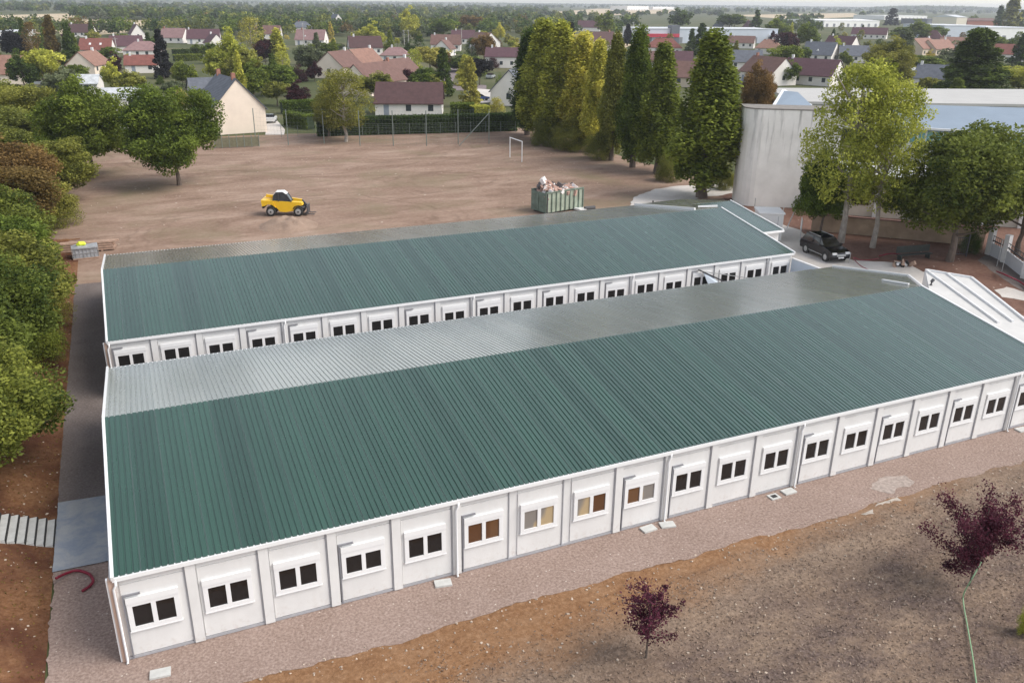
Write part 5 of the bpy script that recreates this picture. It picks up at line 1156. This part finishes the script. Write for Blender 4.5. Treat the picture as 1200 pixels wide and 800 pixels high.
# distant woods and hedgerows: far too many trees to count
def woods(name, spots, tint_w, lf, per, label):
    Cs = {k: [] for k in tint_w}; Ts = {k: [] for k in tint_w}; keys = list(tint_w); pw = np.array([tint_w[k] for k in keys], float); pw /= pw.sum()
    for x, y, h, wd in spots:
        k = keys[rng.choice(len(keys), p=pw)]; n = per
        d = rng.normal(size=(n, 3)); d /= np.linalg.norm(d, axis=1)[:, None]; d[:, 2] = np.abs(d[:, 2])*1.0-.25*rng.random(n)
        bl = .75+.3*np.sin(d[:, 0]*5+x)*np.cos(d[:, 1]*5+y)
        c = np.array([x, y, h*.35])+d*np.array([wd/2, wd/2, h*.62])*(bl*(.8+.25*rng.random(n)))[:, None]
        Cs[k].append(c); Ts[k].append(np.full(n, rng.random())*.6+.4*rng.random(n))
    t = root(name, (0, 0, 0)); 
    first = True
    V = []; T = []; MI = []
    for i, k in enumerate(keys):
        if not Cs[k]: continue
        c = np.concatenate(Cs[k]); dist = np.hypot(c[:, 0]-CAM.x, c[:, 1]-CAM.y)
        v, t4 = leaves_np(c, np.concatenate(Ts[k]), 1., 5+i, .5, 1.2)
        v = v.reshape(-1, 4, 3); ctr = v.mean(1, keepdims=True); v = ctr+(v-ctr)*(lf*np.clip(dist/500, 1, 4))[:, None, None]
        V.append(v.reshape(-1, 3)); T.append(t4); MI.append(np.full(len(c), i))
    me = mesh_np(name, np.concatenate(V), np.concatenate(T), LEAF[keys[0]])
    for k in keys[1:]: me.materials.append(LEAF[k])
    me.polygons.foreach_set('material_index', np.concatenate(MI).astype(np.int32))
    bpy.data.objects.remove(t); o = bpy.data.objects.new(name, me); COL.objects.link(o); o['label'] = label; o['category'] = 'woods'; o['kind'] = 'stuff'; return o
def infield(px, py):
    if -60 < px < 90 and 16.5 < py < 36: return True
    if 90 <= px < 196 and 24 < py < 38: return True
    if 640 < px < 800 and 10.5 < py < 18: return True
    if 850 < px < 1010 and 15.5 < py < 22: return True
    if 745 < px < 915 and 20 < py < 54: return True
    if 960 < px < 1220 and 20 < py: return True
    if 1030 < px < 1220 and 17 < py < 36: return True
    return False
sp = []
for k in range(5200):
    px = random.uniform(-40, 1240); hz = 2+(px-600)*.01155
    u = random.random(); py = hz+2.2+(42-hz)*u**1.7
    if infield(px, py): continue
    if px > 620 and py > 20 and random.random() < .6: continue
    if 130 < px < 260 and 28 < py < 50 and random.random() < .5: continue
    b = P(px, py)
    if any((b.x-hx)**2+(b.y-hy)**2 < (hr+3)**2 for hx, hy, hr, *_ in HOUSES): continue
    bad = any(abs(px-hpx) < 13 and 0 <= py-hb < 5 for *_, hpx, hb in HOUSES)
    if bad: continue
    hh = random.uniform(7, 12.5); sp.append((b.x, b.y, hh, hh*random.uniform(.8, 1.3)))
for px in np.arange(88, 200, 2.2):      # hedgerow wood at the stubble field
    for q in range(2): b = P(px+random.random()*2, 23.5-random.random()*3); sp.append((b.x, b.y, random.uniform(11, 14), 14))
WT = {'green': 4, 'dark green': 6, 'olive': 3.5, 'grey green': 2.5, 'rusty': .5, 'lime green': .6}
near_sp = [s_ for s_ in sp if math.hypot(s_[0], s_[1]) < 900]; far_sp = [s_ for s_ in sp if math.hypot(s_[0], s_[1]) >= 900]
woods('distant_woods', near_sp, WT, 1.0, 170, 'dense mixed woods beyond the village')
woods('horizon_woods', far_sp, {'green': 3, 'dark green': 6, 'grey green': 3, 'olive': 2}, 1.25, 80, 'hazy belt of woods along the horizon')
sp2 = []
for k in range(420):
    px = random.uniform(1020, 1180); b = P(px, 2+(px-600)*.01155+random.uniform(3.5, 6.)); e = 1-abs((px-1100)/85)**2
    sp2.append((b.x, b.y, random.uniform(12, 16)+14*max(0, e), 30))
woods('wooded_ridge', sp2, {'dark green': 4, 'grey green': 2}, 1.4, 90, 'low wooded ridge on the horizon at the right')

# dry grass tufts and stones on the front ground
def scatter_turf():
    r = np.random.default_rng(11); n = 42000
    x = r.uniform(2, 48, n); y = -2.7-r.random(n)**.8*13; keep = (y < -3.0-np.abs(np.sin(x*.7))*.5) & ((x*.13-y+1.6*np.sin(x*.8)*.5) > 4.6+r.random(n)*3)
    x, y = x[keep], y[keep]
    z = np.array([H_front(a, b) for a, b in zip(x, y)])
    V, T = leaves_np(np.stack([x, y, z+.02], 1), r.random(len(x)), .042, 12, .6, 2.4)
    m, t, b = nodes('dry_blades', .95, .1); g = t.nodes.new('ShaderNodeNewGeometry'); rp = t.nodes.new('ShaderNodeValToRGB')
    rp.color_ramp.elements[0].color = (.15, .108, .085, 1); rp.color_ramp.elements[1].color = (.30, .228, .175, 1); t.links.new(g.outputs['Random Per Island'], rp.inputs[0]); t.links.new(rp.outputs[0], b.inputs['Base Color'])
    o = bpy.data.objects.new('dry_grass', mesh_np('dry_grass', V, T, m)); COL.objects.link(o); o['label'] = 'scattered dry grass blades on the earth in front'; o['category'] = 'grass'; o['kind'] = 'stuff'
    s = MB()
    for k in range(1500):
        if k < 900: X = random.uniform(3, 45); Y = -2.5-random.random()**1.5*8; Z = H_front(X, Y)
        elif k < 1250: X = -2.3-random.random()**.8*6; Y = random.uniform(-4, 16); Z = H_bank(X, Y)
        else: X = random.uniform(-2, 60); Y = random.uniform(46, 112); Z = -.04
        a = random.uniform(.015, .05)*(1 if k < 1250 else 1.7); M = Matrix.Translation((X, Y, Z)) @ Matrix.Rotation(random.uniform(0, 6), 4, Vector((random.random(), random.random(), 1)).normalized())
        s.box(-a, -a*.8, -a*.5, a, a*.8, a*.5, M)
    o = s.build('loose_stones', simple('pale_stone', (.42, .34, .27), .9, .25, 3)); o['label'] = 'small pale stones strewn over bare earth'; o['category'] = 'stones'; o['kind'] = 'stuff'
    r = np.random.default_rng(12); n = 5000       # fallen leaves on the bank and under the trees
    x = -2.3-r.random(n)*7; y = r.uniform(-6, 40, n); z = np.array([H_bank(a, b) for a, b in zip(x, y)])+.02
    V, T = leaves_np(np.stack([x, y, z], 1), r.random(n), .07, 13, 1., 1.3)
    o = bpy.data.objects.new('fallen_leaves', mesh_np('fallen_leaves', V, T, LEAF['rusty'])); COL.objects.link(o); o['label'] = 'fallen leaves over the brown bank under the trees'; o['category'] = 'leaves'; o['kind'] = 'stuff'
scatter_turf()

# ---------------------------------------------------------------- labels for every tree that has none yet: say what it stands next to
used = {o['label'] for o in bpy.data.objects if 'label' in o}
KN = {'round': 'round tree', 'poplar': 'slim upright tree', 'conifer': 'pointed conifer', 'open': 'airy tree', 'bush': 'bush'}
def short(l):
    w_ = l.replace('just ', '').split()
    for st in ('beyond', 'behind', 'above', 'beside', 'before', 'amid', 'among', 'right', 'left', 'between', 'directly', 'standing', 'in', 'of', 'at', 'below', 'with', 'peeping', 'half', 'under', 'cut', 'farther'):
        for i in range(2, len(w_)):
            if w_[i] == st and i >= 3: w_ = w_[:i]; break
    return ' '.join(w_[:6])
for t, kind, tint, h, label, group in PENDING:
    if label: t['label'] = label; used.add(label); 
    else:
        x, y = t.location.x, t.location.y; px, py, _ = pj((x, y, 0))
        hs_ = sorted(HOUSES, key=lambda H_: (H_[0]-x)**2+(H_[1]-y)**2); done = False
        size = ('small', 'tall')[h > 7.2] if kind != 'bush' else ('low', 'large')[h > 2.8]
        for hx, hy, hr, hl, hpx, hb in hs_[:6]:
            dx = px-hpx; dy = hb-py
            rel = ('left of', 'right of')[dx > 0] if abs(dx) > abs(dy)*1.5 else ('in front of', 'behind')[dy > 0]
            for tn in (f'{tint} {KN[kind]} {rel} the {short(hl)}', f'{size} {tint} {KN[kind]} {rel} the {short(hl)}', f'{size} {tint} {KN[kind]} well {rel} the {short(hl)}'):
                if tn not in used: t['label'] = tn; used.add(tn); done = True; break
            if done: break
        if not done:
            t['label'] = f'{size} {tint} {KN[kind]} among the houses near the {short(hs_[0][3])}'
    t['group'] = group or ('garden bushes' if kind == 'bush' else 'trees in and around the village' if t.location.y > 120 else 'trees around the dirt field')

# ---------------------------------------------------------------- the air
bx = MB().box(-2500, -400, -1.2, 4500, 5200, 32); hz = bx.build('haze', None)
hm = bpy.data.materials.new('haze'); hm.use_nodes = True; ht = hm.node_tree; ht.nodes.remove(ht.nodes['Principled BSDF'])
pv = ht.nodes.new('ShaderNodeVolumePrincipled'); pv.inputs['Color'].default_value = (.86, .9, .97, 1); pv.inputs['Density'].default_value = .00016; pv.inputs['Anisotropy'].default_value = .2
ht.links.new(pv.outputs[0], ht.nodes['Material Output'].inputs['Volume']); hz.data.materials.clear(); hz.data.materials.append(hm); hz['kind'] = 'stuff'; hz['label'] = 'faint even haze in the air'; hz['category'] = 'haze'
